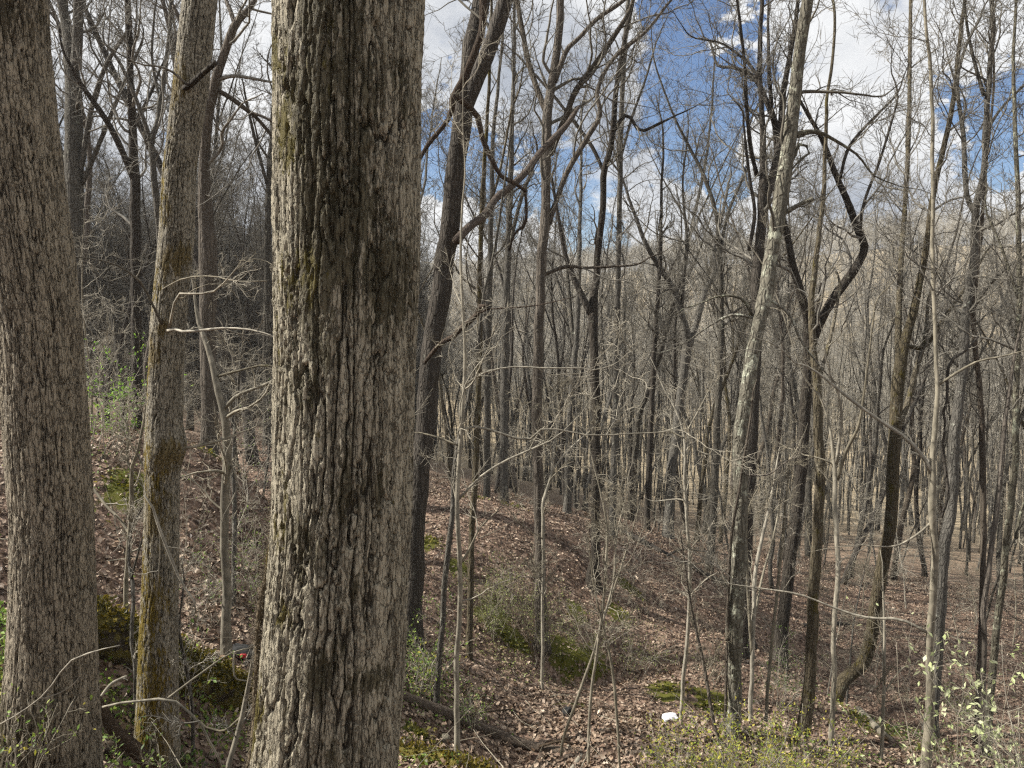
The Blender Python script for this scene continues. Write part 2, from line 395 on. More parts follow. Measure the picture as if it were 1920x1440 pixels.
tr('bare_tree', 'smooth slim young tree with long crooked side branches, right of the huge trunk', 7.2,
   [(857, 1430, 12), (857, 1240, 10), (863, 1110, 10), (861, 1040, 9), (857, 960, 9), (862, 850, 8), (869, 760, 7), (872, 640, 6), (864, 500, 5), (866, 400, 4), (872, 320, 3), (868, 240, 2)],
   [[(864, 806, 5), (890, 800, 5), (920, 806, 5), (985, 826, 5), (1000, 815, 4), (1022, 803, 4), (1060, 808, 3), (1110, 816, 3), (1205, 812, 2)],
    [(861, 935, 5), (900, 895, 5), (940, 868, 4), (990, 845, 4), (1040, 822, 3), (1075, 790, 2)],
    [(868, 725, 4), (905, 700, 4), (960, 688, 3), (1020, 690, 3), (1090, 690, 2)],
    [(859, 835, 4), (820, 820, 4), (790, 812, 3)], [(860, 1062, 5), (880, 1030, 5), (900, 990, 3), (930, 960, 2)]], M_PALE, M_TWIGP, dens=1.6, t0=0.25, l1=(0.4, 1.3), up=0.06, ext=1.0)
tr('bare_tree', 'thin dark-stemmed tree standing just left of the smooth slim one', 9.2,
   [(820, 1305, 11), (830, 1160, 11), (842, 1010, 11), (848, 950, 9), (853, 860, 8), (880, 740, 7), (895, 660, 6), (905, 560, 5), (930, 450, 4)],
   [], M_GREY, dens=1.2, t0=0.4, l1=(0.5, 1.6))
tr('bare_tree', 'moss-flecked narrow tree on the green bank right of the smooth slim one', 12.3,
   [(880, 1228, 12), (882, 1100, 12), (885, 990, 12), (890, 900, 12), (894, 780, 11), (899, 650, 10), (900, 500, 9), (905, 350, 8), (915, 200, 6), (920, 60, 5)],
   [[(902, 430, 6), (935, 330, 5), (960, 200, 4)]], M_MOSSY, dens=1.3, t0=0.35)
tr('bare_tree', 'grey trunk spotted with pale lichen, leaning right the full height of the picture', 9.0,
   [(1370, 1450, 34), (1376, 1320, 26), (1378, 1200, 31), (1382, 1100, 32), (1388, 960, 28), (1391, 820, 28), (1402, 720, 27), (1416, 640, 26), (1433, 560, 28), (1447, 480, 25), (1461, 400, 27), (1476, 300, 27), (1489, 200, 23), (1500, 100, 21), (1514, 0, 20)],
   [[(1468, 400, 9), (1480, 394, 9), (1502, 382, 8), (1525, 372, 7)],
    [(1484, 258, 9), (1505, 248, 9), (1535, 248, 8), (1560, 260, 6), (1590, 278, 5), (1612, 295, 4), (1640, 330, 3), (1690, 350, 2)],
    [(1420, 598, 5), (1375, 590, 5), (1340, 605, 4), (1310, 625, 3), (1290, 640, 2)],
    [(1411, 592, 6), (1390, 560, 5), (1350, 555, 4), (1310, 570, 2)],
    [(1475, 330, 6), (1500, 270, 6), (1518, 285, 5), (1500, 300, 4), (1483, 320, 3)],
    [(1440, 560, 5), (1480, 590, 5), (1502, 640, 4), (1540, 690, 3)]], M_LICHEN, dens=0.9, t0=0.5, l1=(0.5, 1.6), ext=3.0)
tr('bare_tree', 'dark many-forked tree right behind the lichen-spotted trunk', 14.0,
   [(1395, 1180, 24), (1400, 1000, 22), (1412, 800, 21), (1418, 640, 20), (1420, 520, 20), (1427, 420, 18), (1432, 330, 15), (1430, 230, 10), (1425, 120, 9), (1428, 0, 7)],
   [[(1424, 440, 12), (1448, 330, 13), (1460, 270, 13), (1448, 215, 12), (1430, 175, 10), (1422, 155, 10), (1400, 135, 7), (1370, 126, 6), (1345, 122, 5), (1332, 80, 4), (1320, 70, 3)],
    [(1462, 265, 10), (1468, 180, 11), (1482, 100, 9), (1492, 40, 8), (1500, -40, 6)],
    [(1420, 330, 8), (1408, 280, 8), (1400, 200, 7), (1396, 120, 6), (1385, 20, 5)],
    [(1426, 150, 7), (1404, 120, 6), (1375, 95, 5), (1350, 80, 4), (1305, 72, 3)],
    [(1404, 470, 7), (1415, 400, 7), (1405, 330, 6), (1395, 240, 4)]], M_DARK, base=False, dens=1.8, t0=0.45)
tr('bare_tree', 'tall Y-shaped tree whose right arm bends sharply back left near its top', 14.5,
   [(1462, 1235, 28), (1470, 1140, 24), (1491, 980, 23), (1500, 900, 22), (1508, 800, 22), (1517, 700, 21), (1518, 640, 21), (1512, 590, 17), (1500, 545, 16), (1486, 495, 15), (1474, 440, 13), (1462, 380, 11), (1455, 280, 9)],
   [[(1518, 655, 19), (1540, 600, 17), (1562, 560, 17), (1592, 520, 17), (1611, 490, 16), (1621, 462, 15), (1606, 425, 14), (1590, 380, 13), (1566, 325, 11), (1542, 262, 9), (1515, 215, 7), (1495, 180, 5)],
    [(1612, 440, 6), (1620, 380, 6), (1650, 300, 5), (1680, 200, 4)],
    [(1575, 335, 6), (1590, 280, 6), (1620, 240, 5), (1670, 190, 4)], [(1528, 620, 9), (1535, 570, 8), (1540, 530, 6)]], M_DARK, dens=1.5, t0=0.55)
tr('bare_tree', 'moss-stained trunk with a wide curved foot, right of the lichen-spotted trunk', 11.2,
   [(1492, 1440, 30), (1508, 1360, 26), (1520, 1260, 22), (1526, 1120, 21), (1537, 960, 18), (1537, 860, 18), (1535, 780, 17), (1530, 700, 15), (1522, 600, 12), (1530, 480, 10), (1545, 350, 8), (1550, 200, 6)],
   [[(1534, 720, 8), (1560, 620, 7), (1575, 540, 5)]], M_MOSSY, dens=1.0, t0=0.5)
tr('bare_tree', 'thin silvery sapling trunk right of the moss-stained one', 9.8,
   [(1558, 1410, 10), (1563, 1250, 9), (1566, 1150, 9), (1572, 1060, 9), (1566, 960, 9), (1564, 880, 8), (1555, 800, 5), (1535, 740, 4), (1505, 700, 3)],
   [[(1570, 900, 7), (1585, 850, 7), (1600, 820, 6), (1612, 790, 5), (1625, 700, 4), (1640, 580, 3)],
    [(1568, 870, 7), (1578, 790, 6), (1572, 740, 5), (1555, 700, 4)]], M_PALE, M_TWIGP, dens=1.2, t0=0.35, l1=(0.4, 1.3))
tr('bare_tree', 'tree with a hooked mossy foot that sweeps out low and then climbs, twin-stemmed above', 15.0,
   [(1548, 1400, 34), (1566, 1320, 27), (1580, 1280, 26), (1598, 1262, 26), (1618, 1244, 25), (1632, 1200, 24), (1646, 1120, 24), (1660, 1040, 23), (1672, 960, 22), (1676, 850, 23), (1680, 760, 22), (1686, 700, 23), (1694, 655, 20), (1708, 600, 15), (1724, 530, 13), (1735, 480, 12), (1755, 340, 10), (1780, 230, 9), (1800, 80, 7), (1812, -20, 6)],
   [[(1686, 690, 14), (1684, 640, 13), (1686, 560, 11), (1690, 480, 10), (1696, 400, 9), (1704, 250, 8), (1706, 100, 7), (1708, -20, 6)],
    [(1700, 650, 9), (1735, 648, 8), (1775, 590, 7), (1810, 540, 5), (1850, 470, 4)],
    [(1684, 800, 12), (1700, 760, 11), (1716, 700, 10), (1735, 630, 8), (1740, 560, 5)]], M_MOSSY, dens=1.7, t0=0.5)
tr('bare_tree', 'straight slim grey-tan tree with a long branch sloping up to the left', 8.0,
   [(1735, 1455, 19), (1743, 1320, 17), (1745, 1200, 15), (1751, 1100, 13), (1751, 1000, 13), (1748, 940, 13), (1749, 860, 11), (1757, 740, 8), (1754, 640, 7), (1750, 480, 7), (1749, 300, 7), (1745, 130, 6), (1735, 30, 5)],
   [[(1747, 890, 8), (1735, 862, 8), (1712, 835, 7), (1690, 815, 7), (1640, 782, 6), (1590, 745, 6), (1560, 720, 5), (1520, 690, 4), (1490, 680, 3)],
    [(1743, 1188, 6), (1690, 1162, 6), (1650, 1160, 5), (1610, 1155, 5), (1560, 1138, 4), (1500, 1115, 4), (1440, 1105, 3), (1390, 1098, 2)],
    [(1759, 722, 5), (1800, 695, 5), (1835, 677, 4), (1880, 668, 3), (1930, 655, 2)],
    [(1752, 970, 5), (1735, 990, 4), (1700, 1015, 4), (1670, 1025, 3), (1620, 1022, 2)]], M_PALE, M_TWIG, dens=1.4, t0=0.3, l1=(0.4, 1.4))
tr('bare_tree', 'stout ash-grey tree at the right, splitting into a tuning-fork high up', 13.0,
   [(1744, 1385, 24), (1758, 1230, 20), (1770, 1030, 20), (1784, 960, 20), (1790, 813, 19), (1805, 700, 17), (1810, 613, 17), (1818, 540, 14), (1826, 480, 14), (1828, 400, 13), (1842, 330, 11), (1849, 250, 10), (1852, 170, 9), (1862, 60, 8), (1858, -20, 7)],
   [[(1828, 400, 10), (1812, 360, 9), (1806, 250, 8), (1795, 160, 6), (1810, 90, 5), (1840, 30, 4)],
    [(1845, 180, 7), (1828, 120, 6), (1815, 60, 5), (1805, -20, 4)],
    [(1812, 600, 7), (1850, 540, 6), (1890, 500, 5), (1925, 478, 4)], [(1846, 250, 6), (1880, 200, 5), (1930, 150, 4)]], M_GREY, dens=1.9, t0=0.45)
tr('bare_tree', 'brown-grey tree curving gently, right of the tuning-fork tree', 14.5,
   [(1832, 1400, 14), (1838, 1250, 12), (1843, 1090, 11), (1844, 960, 11), (1842, 830, 11), (1836, 730, 10), (1828, 640, 9), (1826, 560, 8), (1840, 420, 7), (1850, 300, 5)],
   [], M_BROWN, dens=1.6, t0=0.4)
tr('bare_tree', 'lichen-greyed thin tree nearest the right edge, bowed slightly left at its foot', 12.0,
   [(1850, 1425, 15), (1860, 1260, 14), (1876, 1130, 13), (1884, 1060, 13), (1895, 960, 12), (1905, 860, 12), (1904, 780, 11), (1908, 650, 10), (1911, 480, 9), (1906, 300, 8), (1900, 120, 6), (1905, 0, 5)],
   [[(1904, 1010, 6), (1915, 960, 6), (1935, 900, 5)], [(1909, 560, 5), (1880, 470, 5), (1850, 400, 4)]], M_LICHEN, dens=1.8, t0=0.4)
tr('bare_tree', 'reddish slanting young tree crossing left of the tree nearest the right edge', 11.0,
   [(1836, 1420, 9), (1845, 1250, 9), (1846, 1120, 10), (1862, 1020, 9), (1872, 930, 9), (1884, 800, 8), (1893, 730, 7), (1903, 660, 5), (1925, 560, 4)],
   [], M_BROWN, dens=1.4, t0=0.5, l1=(0.4, 1.5))
tr('bare_tree', 'grey tree in the middle distance with arms spread like a wide fan', 24.0,
   [(1252, 1010, 22), (1258, 900, 19), (1270, 800, 18), (1282, 700, 17), (1288, 640, 18), (1275, 580, 11), (1255, 530, 11), (1235, 500, 9), (1212, 460, 8), (1190, 400, 6), (1165, 330, 4)],
   [[(1292, 650, 13), (1310, 590, 12), (1322, 545, 11), (1340, 510, 10), (1337, 470, 9), (1348, 430, 7), (1365, 350, 5)],
    [(1278, 590, 7), (1282, 520, 7), (1288, 450, 6), (1280, 350, 4), (1290, 250, 3)]], M_GREY, dens=2.6, t0=0.55, l1=(0.9, 3.0))
tr('bare_tree', 'charcoal slender tree just left of the fan-armed tree', 24.0,
   [(1212, 1000, 12), (1218, 850, 11), (1225, 700, 10), (1230, 600, 8), (1238, 480, 7), (1240, 350, 5)], [], M_DARK, dens=2.0, t0=0.4)
tr('bare_tree', 'upright dark tree between the fan-armed tree and the lichen-spotted trunk', 21.0,
   [(1330, 1068, 15), (1338, 950, 14), (1345, 800, 13), (1350, 700, 12), (1352, 560, 10), (1345, 420, 8), (1320, 330, 7), (1300, 290, 6), (1265, 220, 4)],
   [[(1350, 480, 6), (1365, 400, 6), (1400, 320, 4)]], M_GREY, dens=2.0, t0=0.4)
tr('bare_tree', 'silver-grey wide trunk behind the slim young tree, left of the shaggy-barked one', 20.0,
   [(945, 985, 19), (945, 850, 17), (946, 700, 16), (950, 550, 14), (955, 400, 12), (960, 250, 9), (965, 100, 7)],
   [[(952, 480, 7), (975, 380, 7), (1005, 300, 5)]], M_GREY, dens=1.5, t0=0.45)
tr('bare_tree', 'dark pole-like trunk immediately left of the silver-grey wide trunk', 19.0,
   [(912, 970, 14), (914, 850, 13), (915, 700, 12), (918, 550, 11), (922, 400, 9), (925, 250, 7), (940, 100, 5)], [], M_GREY, dens=1.5, t0=0.45)
tr('bare_tree', 'tilted grey tree between the shaggy-barked and the black-barked trees', 23.0,
   [(1064, 960, 14), (1066, 850, 12), (1072, 740, 12), (1080, 640, 11), (1085, 520, 9), (1088, 400, 7), (1090, 300, 5)],
   [[(1076, 650, 7), (1068, 560, 7), (1060, 460, 5)]], M_GREY, dens=2.0, t0=0.45)
# left half
tr('bare_tree', 'russet trunk hidden behind the mossy slim trunk, forking at the top', 11.5,
   [(392, 860, 32), (392, 760, 30), (390, 620, 30), (391, 480, 34), (386, 400, 27), (383, 300, 19), (392, 220, 19), (402, 165, 18), (412, 120, 16), (430, 70, 15), (446, 38, 14), (470, 10, 10), (490, -30, 8)],
   [[(440, 45, 9), (432, 20, 8), (424, 0, 7), (412, -40, 6)], [(388, 155, 9), (400, 165, 9), (432, 183, 9), (465, 208, 8), (485, 225, 7), (525, 275, 6), (560, 330, 4)],
    [(470, 210, 5), (500, 222, 5), (540, 245, 3)], [(345, 65, 8), (338, 40, 8), (325, 10, 6)]], M_BROWN, dens=0.7, t0=0.4)
tr('bare_tree', 'smooth beige beech-like young tree between the mossy slim trunk and the huge trunk', 7.6,
   [(426, 1248, 20), (424, 1130, 17), (421, 1010, 16), (421, 930, 16), (426, 850, 16), (420, 780, 14), (408, 735, 12), (398, 690, 11), (385, 640, 9), (372, 600, 7), (366, 560, 5)],
   [[(420, 768, 7), (440, 745, 7), (465, 733, 6), (500, 720, 6), (540, 700, 5)], [(406, 706, 6), (430, 700, 5), (460, 692, 4), (495, 685, 4), (530, 692, 3)],
    [(426, 860, 4), (437, 880, 4), (445, 905, 3), (437, 935, 3), (420, 965, 2)]], M_BEIGE, M_TWIGP, dens=1.5, t0=0.25, l1=(0.3, 1.2), up=0.03, ext=0.6)
tr('bare_tree', 'broad grey trunk in the left-hand woods, beside the leftmost trunk', 17.0,
   [(138, 845, 36), (140, 700, 33), (140, 480, 31), (139, 330, 31), (138, 200, 30), (132, 100, 22), (122, 40, 18), (112, -20, 16)],
   [[(142, 130, 20), (146, 60, 18), (147, 0, 17), (150, -60, 14)], [(150, 330, 9), (170, 210, 9), (200, 120, 8), (245, 50, 6)], [(155, 345, 8), (190, 260, 8), (235, 150, 6), (262, 90, 5)]], M_GREY, dens=0.9, t0=0.45)
tr('bare_tree', 'dark tree with a straight limb slanting up left, between the leftmost and mossy slim trunks', 14.5,
   [(262, 900, 22), (258, 760, 20), (256, 600, 19), (254, 480, 19), (253, 330, 18), (248, 240, 14), (244, 120, 12), (240, 0, 11), (238, -60, 9)],
   [[(254, 345, 13), (232, 290, 12), (205, 235, 11), (175, 190, 9), (150, 155, 8), (120, 100, 5)], [(247, 240, 6), (280, 180, 6), (300, 130, 4)]], M_DARK, dens=1.2, t0=0.4)
tr('bare_tree', 'crooked tree weaving up just left of the mossy slim trunk', 13.0,
   [(308, 900, 14), (306, 700, 13), (302, 480, 13), (298, 400, 13), (288, 320, 11), (283, 270, 10), (296, 225, 9), (306, 160, 8), (318, 60, 7), (322, -20, 6)],
   [[(284, 270, 8), (268, 220, 8), (240, 150, 7), (220, 110, 6), (195, 80, 4)], [(300, 190, 5), (285, 110, 5), (290, 20, 4)]], M_GREY, dens=1.3, t0=0.35)
tr('bare_tree', 'slight dark tree seen between the mossy slim trunk and the huge trunk', 19.0,
   [(500, 830, 15), (500, 700, 14), (500, 560, 13), (502, 420, 12), (505, 320, 11), (510, 250, 9), (515, 120, 7)], [[(502, 350, 6), (478, 260, 6), (460, 180, 4)]], M_GREY, dens=1.4, t0=0.4)
tr('bare_tree', 'thin tree just behind the smooth beige young tree, green at its foot', 8.6,
   [(436, 1160, 9), (438, 1030, 9), (440, 940, 9), (438, 850, 6), (444, 760, 5), (455, 640, 4)], [], M_GREY, M_TWIGP, dens=1.2, t0=0.2, l1=(0.3, 1.0), ext=0.5)
# saplings
SAP = 'sapling'
tr('sapling', 'whippy sapling right of the fallen branch, forking at knee height', 8.2,
   [(1103, 1450, 6), (1108, 1300, 6), (1124, 1190, 6), (1134, 1090, 6), (1138, 1000, 5), (1128, 930, 3), (1110, 860, 2)], [[(1126, 1180, 5), (1150, 1090, 4), (1157, 1000, 3), (1175, 930, 2)]], M_PALE, M_TWIGP, cat=SAP, dens=3, t0=0.35, l1=(0.3, 0.9), ext=0.3)
tr('sapling', 'sapling slanting right from the dark scrap on the leaves', 8.8,
   [(1056, 1390, 6), (1085, 1300, 6), (1112, 1225, 5), (1135, 1150, 4), (1165, 1060, 3), (1190, 980, 2)], [], M_PALE, M_TWIGP, cat=SAP, dens=2.5, t0=0.4, l1=(0.3, 0.9), ext=0.3)
tr('sapling', 'sapling curving left, rooted by the bent pale stick', 8.0,
   [(1162, 1450, 6), (1156, 1340, 6), (1147, 1250, 6), (1132, 1180, 5), (1115, 1110, 4), (1105, 1030, 2)], [], M_PALE, M_TWIGP, cat=SAP, dens=2.5, t0=0.4, l1=(0.3, 0.8), ext=0.3)
tr('sapling', 'bleached upright sapling standing over the white scrap', 9.6,
   [(1277, 1350, 8), (1284, 1250, 8), (1292, 1150, 7), (1293, 1050, 7), (1288, 960, 6), (1284, 900, 6), (1283, 820, 5), (1268, 770, 4), (1240, 720, 3)],
   [[(1284, 822, 4), (1255, 808, 3), (1232, 798, 2)], [(1287, 940, 4), (1270, 936, 3), (1230, 940, 2)], [(1284, 815, 3), (1310, 770, 3), (1335, 720, 2)]], M_PALE, M_TWIGP, cat=SAP, dens=2.6, t0=0.3, l1=(0.3, 1.1), ext=0.3)
tr('sapling', 'straight brown sapling beside the tree with the hooked foot', 9.0,
   [(1652, 1450, 8), (1656, 1330, 7), (1658, 1240, 6), (1658, 1160, 5), (1655, 1080, 3)], [[(1657, 1300, 4), (1690, 1255, 3), (1715, 1245, 2)], [(1658, 1265, 4), (1640, 1290, 3), (1610, 1260, 2)]], M_PALE, M_TWIGP, cat=SAP, dens=3, t0=0.3, l1=(0.3, 0.9), ext=0.3)
tr('sapling', 'reddish arching sapling hugging the left side of the lichen-spotted trunk', 8.7,
   [(1358, 1410, 9), (1340, 1360, 7), (1322, 1260, 7), (1305, 1180, 6), (1292, 1110, 4), (1280, 1030, 3)], [], M_BROWN, M_TWIGP, cat=SAP, dens=2, t0=0.3, l1=(0.3, 0.9), ext=0.3)
tr('sapling', 'thin rust-coloured stem climbing along the lichen-spotted trunk', 8.8,
   [(1364, 1200, 6), (1366, 1100, 6), (1372, 1000, 6), (1385, 920, 5), (1398, 840, 5), (1408, 780, 4), (1412, 740, 3)], [[(1395, 890, 3), (1440, 890, 3), (1475, 865, 2)]], M_BROWN, M_TWIGP, base=False, cat=SAP, dens=0.8, t0=0.5, l1=(0.2, 0.6), ext=0.2)
tr('sapling', 'grey double-stemmed sapling between the lichen-spotted and moss-stained trunks', 10.2,
   [(1408, 1340, 9), (1412, 1200, 8), (1416, 1100, 8), (1422, 1040, 7), (1440, 960, 6), (1455, 880, 4)], [[(1410, 1230, 7), (1402, 1100, 7), (1398, 1000, 5)], [(1414, 1160, 6), (1430, 1080, 5), (1452, 1000, 4), (1470, 900, 3)]], M_PALE, M_TWIGP, cat=SAP, dens=2, t0=0.3, l1=(0.3, 1.0), ext=0.3)
tr('sapling', 'pale wand-like sapling left of the moss-stained trunk', 10.4,
   [(1432, 1400, 7), (1440, 1290, 7), (1450, 1180, 6), (1460, 1080, 6), (1470, 980, 5), (1478, 900, 3)], [], M_PALE, M_TWIGP, cat=SAP, dens=2, t0=0.3, l1=(0.3, 0.9), ext=0.3)
tr('sapling', 'ghostly forked sapling in front of the mossy slim trunk, left side', 6.6,
   [(238, 1120, 9), (242, 1020, 9), (246, 930, 8), (247, 880, 7), (258, 850, 6), (268, 800, 5), (274, 760, 4)], [[(247, 885, 5), (238, 860, 5), (240, 800, 4), (215, 770, 3), (190, 740, 2)], [(258, 852, 4), (275, 890, 4), (282, 930, 3), (262, 905, 2)]], M_PALE, M_TWIGP, cat=SAP, dens=3, t0=0.2, l1=(0.2, 0.8), ext=0.3)
tr('sapling', 'bent dark sapling rising in front of the mossy log', 5.9,
   [(255, 1330, 9), (255, 1250, 9), (247, 1200, 8), (250, 1130, 8), (247, 1085, 8), (240, 1050, 6), (246, 990, 5), (265, 960, 3)], [[(246, 1085, 5), (258, 1040, 4), (270, 1000, 3)]], M_GREY, M_TWIGP, cat=SAP, dens=3, t0=0.3, l1=(0.2, 0.7), ext=0.2)
tr('sapling', 'slender stem leaning beside the foot of the huge trunk, left', 4.6,
   [(425, 1450, 11), (440, 1390, 11), (455, 1340, 11), (466, 1285, 9), (474, 1240, 7)], [[(452, 1345, 6), (420, 1370, 5), (388, 1364, 4)]], M_BEIGE, M_TWIG, cat=SAP, dens=2, t0=0.2, l1=(0.2, 0.5), ext=0.2)
tr('sapling', 'young stem with leafless fork, right of the mossy slim trunk foot', 5.8,
   [(362, 1400, 8), (360, 1330, 8), (352, 1270, 8), (342, 1220, 7), (336, 1170, 5), (345, 1100, 3)], [], M_GREY, M_TWIGP, cat=SAP, dens=3, t0=0.3, l1=(0.2, 0.6), ext=0.2)
tr('sapling', 'pale thin sapling in front of the shaggy-barked tree', 12.5,
   [(1018, 1090, 6), (1018, 960, 6), (1022, 930, 6), (1034, 890, 6), (1040, 830, 5), (1045, 800, 4), (1030, 740, 2)], [[(1034, 885, 4), (1060, 850, 4), (1092, 820, 3)], [(1038, 850, 3), (1020, 825, 3), (1005, 805, 2)]], M_PALE, M_TWIGP, base=False, cat=SAP, dens=3, t0=0.3, l1=(0.4, 1.2), ext=0.3)

# ------------------------------------------------------------------ terrain
CP = [  # (px, py, distance): ground seen in the photograph
    (95, 1445, 4.2), (293, 1412, 5.6), (600, 1600, 3.2), (420, 1000, 12.5), (340, 880, 18.0), (200, 820, 24.0), (60, 800, 24.0), (480, 850, 22.0),
    (130, 765, 45.0), (480, 770, 45), (10, 1200, 7.0), (220, 1230, 7.2), (400, 1300, 6.8),
    (1000, 1450, 8.6), (800, 1440, 7.0), (1257, 1350, 10.2), (1100, 1330, 10.6), (1240, 1300, 12.4), (1000, 1290, 12.0), (1400, 1330, 12.2),
    (870, 1070, 14.6), (900, 938, 18.0), (800, 925, 17.5), (1020, 958, 19.0), (1300, 1078, 18.5), (1250, 1180, 15.2), (1060, 1130, 15.0), (950, 1120, 14.4), (1200, 1100, 16.8), (1000, 940, 34.0), (1200, 1000, 36.0),
    (760, 850, 45.0), (1740, 1470, 8.0), (1900, 1460, 8.5), (1700, 1250, 18.0), (1900, 1130, 24.0), (1700, 1080, 30.0), (1900, 1035, 40.0), (1500, 1010, 40.0),
    (1300, 965, 48.0), (1700, 975, 60.0), (1300, 905, 70.0), (1850, 905, 80.0), (1000, 905, 70.0), (600, 820, 70.0)]
for t in T:
    if t['base'] and t['pts'][0][1] < 1440: CP.append((t['pts'][0][0], t['pts'][0][1], t['d']))
CW = [at(*c) for c in CP]
CW += [np.array(v, float) for v in [(0, 0, -1.65), (-1.5, 0.5, -1.6), (2, 0.5, -1.7), (0, -8, -0.6), (-8, -4, 0.4), (8, -4, -2.5), (-9, 5, -1.2), (9, 3, -4.8),
      (-20, 12, -0.5), (-30, 30, -1.0), (16, 8, -8.5), (30, 20, -12.0), (0, -30, 1.5), (-30, -20, 3.0), (30, -20, -6.0), (-60, 60, -4.0), (60, 40, -17.0), (60, 0, -16), (-70, 0, 2.0),
      (-60, 110, -12), (0, 110, -17), (60, 110, -20.5), (110, 90, -21), (-120, 120, -10), (10, 150, -16), (90, 150, -13), (-80, 180, -14),
      (60, 210, -3), (140, 200, 0), (-20, 220, -8), (150, 290, 22), (80, 300, 14), (0, 320, 8), (-100, 300, -4), (-200, 250, -6), (200, 250, 18),
      (220, 380, 30), (100, 420, 20), (0, 440, 14), (-150, 430, 2), (-300, 400, 0), (350, 350, 36), (0, 620, 26), (200, 640, 32), (-250, 640, 16), (0, 900, 20), (500, 800, 30), (-600, 800, 10),
      (300, 60, -10), (-300, 100, 0), (400, -200, -10), (-400, -200, 5), (0, -400, 0)]]
CW = np.array(CW)
def _phi(a, b, c=1.2):
    d2 = ((a[:, None, :2] - b[None, :, :2]) ** 2).sum(-1); return np.sqrt(d2 + c * c)
_A = -_phi(CW, CW); _n = len(CW); _A[np.arange(_n), np.arange(_n)] += -0.0 + 0.02
_M = np.zeros((_n + 1, _n + 1)); _M[:_n, :_n] = _A; _M[:_n, _n] = 1; _M[_n, :_n] = 1
_W = np.linalg.solve(_M, np.concatenate([CW[:, 2], [0]]))
GULLY = np.array([at(*p)[:2] for p in [(1060, 1245, 13.3), (1120, 1252, 13.5), (1250, 1268, 14.0), (1400, 1290, 14.2), (1500, 1330, 13.8), (1600, 1430, 13.2)]])
def seg_dist(xy, line):
    best = np.full(len(xy), 1e9)
    for a, b in zip(line[:-1], line[1:]):
        ab = b - a; t = np.clip(((xy - a) @ ab) / (ab @ ab), 0, 1)
        best = np.minimum(best, np.linalg.norm(xy - (a + t[:, None] * ab), axis=1))
    return best
def ground_z(xy):
    xy = np.atleast_2d(np.asarray(xy, float))
    out = np.empty(len(xy))
    for i in range(0, len(xy), 20000):
        q = xy[i:i + 20000]
        out[i:i + 20000] = -_phi(q, CW) @ _W[:_n] + _W[_n]
    x, y = xy[:, 0], xy[:, 1]
    r = np.hypot(x, y)
    out += (fbm(x * 0.5, y * 0.5, x * 0, 4) - 0.5) * 0.34 * sstep(1.5, 8, r) + (fbm(x * 2.3, y * 2.3, x * 0 + 4, 3) - 0.5) * 0.13
    out += (fbm(x * 0.03, y * 0.03, x * 0 + 9, 3) - 0.5) * 7.0 * sstep(60, 160, r)
    gd = seg_dist(xy, GULLY)
    out -= 0.42 * np.exp(-(gd / 0.45) ** 2)
    return out
def hit(px, py, dmin=2.5, dmax=70.0):
    """where the line of sight through a pixel of the photograph meets the ground"""
    ds = np.linspace(dmin, dmax, 900); r = ray(px, py); Q = ds[:, None] * (r / r[1])[None]
    b = np.nonzero(Q[:, 2] < ground_z(Q[:, :2]))[0]
    k = b[0] if len(b) else len(ds) - 1
    return Q[k]
def gz(x, y): return float(ground_z([[x, y]])[0])

# moss and green patches that lie on the ground: (px, py, distance, radius in metres)
MOSSY = [(930, 1170, 13.8, 0.45), (970, 1190, 13.6, 0.35), (1060, 1225, 13.9, 0.45), (1110, 1222, 14.0, 0.35), (1230, 1370, 9.8, 0.25), (1340, 1300, 12.3, 0.5), (1250, 1290, 12.6, 0.4), (1060, 1340, 10.4, 0.3),
         (860, 1070, 14.6, 0.3), (800, 1040, 15.2, 0.3), (1180, 1110, 16.4, 0.35), (1080, 1140, 14.9, 0.25), (1160, 1160, 15.2, 0.3), (810, 1430, 7.2, 0.3), (780, 1340, 8.2, 0.25), (900, 940, 18, 0.5), (950, 948, 18, 0.5),
         (1510, 1230, 16.0, 0.8), (1420, 1360, 11.6, 0.35), (1600, 1340, 13.0, 0.7), (1650, 1370, 12, 0.5), (1780, 1400, 10.5, 0.6), (250, 1080, 9.6, 0.4), (380, 1030, 11.2, 0.4), (480, 1000, 12.0, 0.5)]
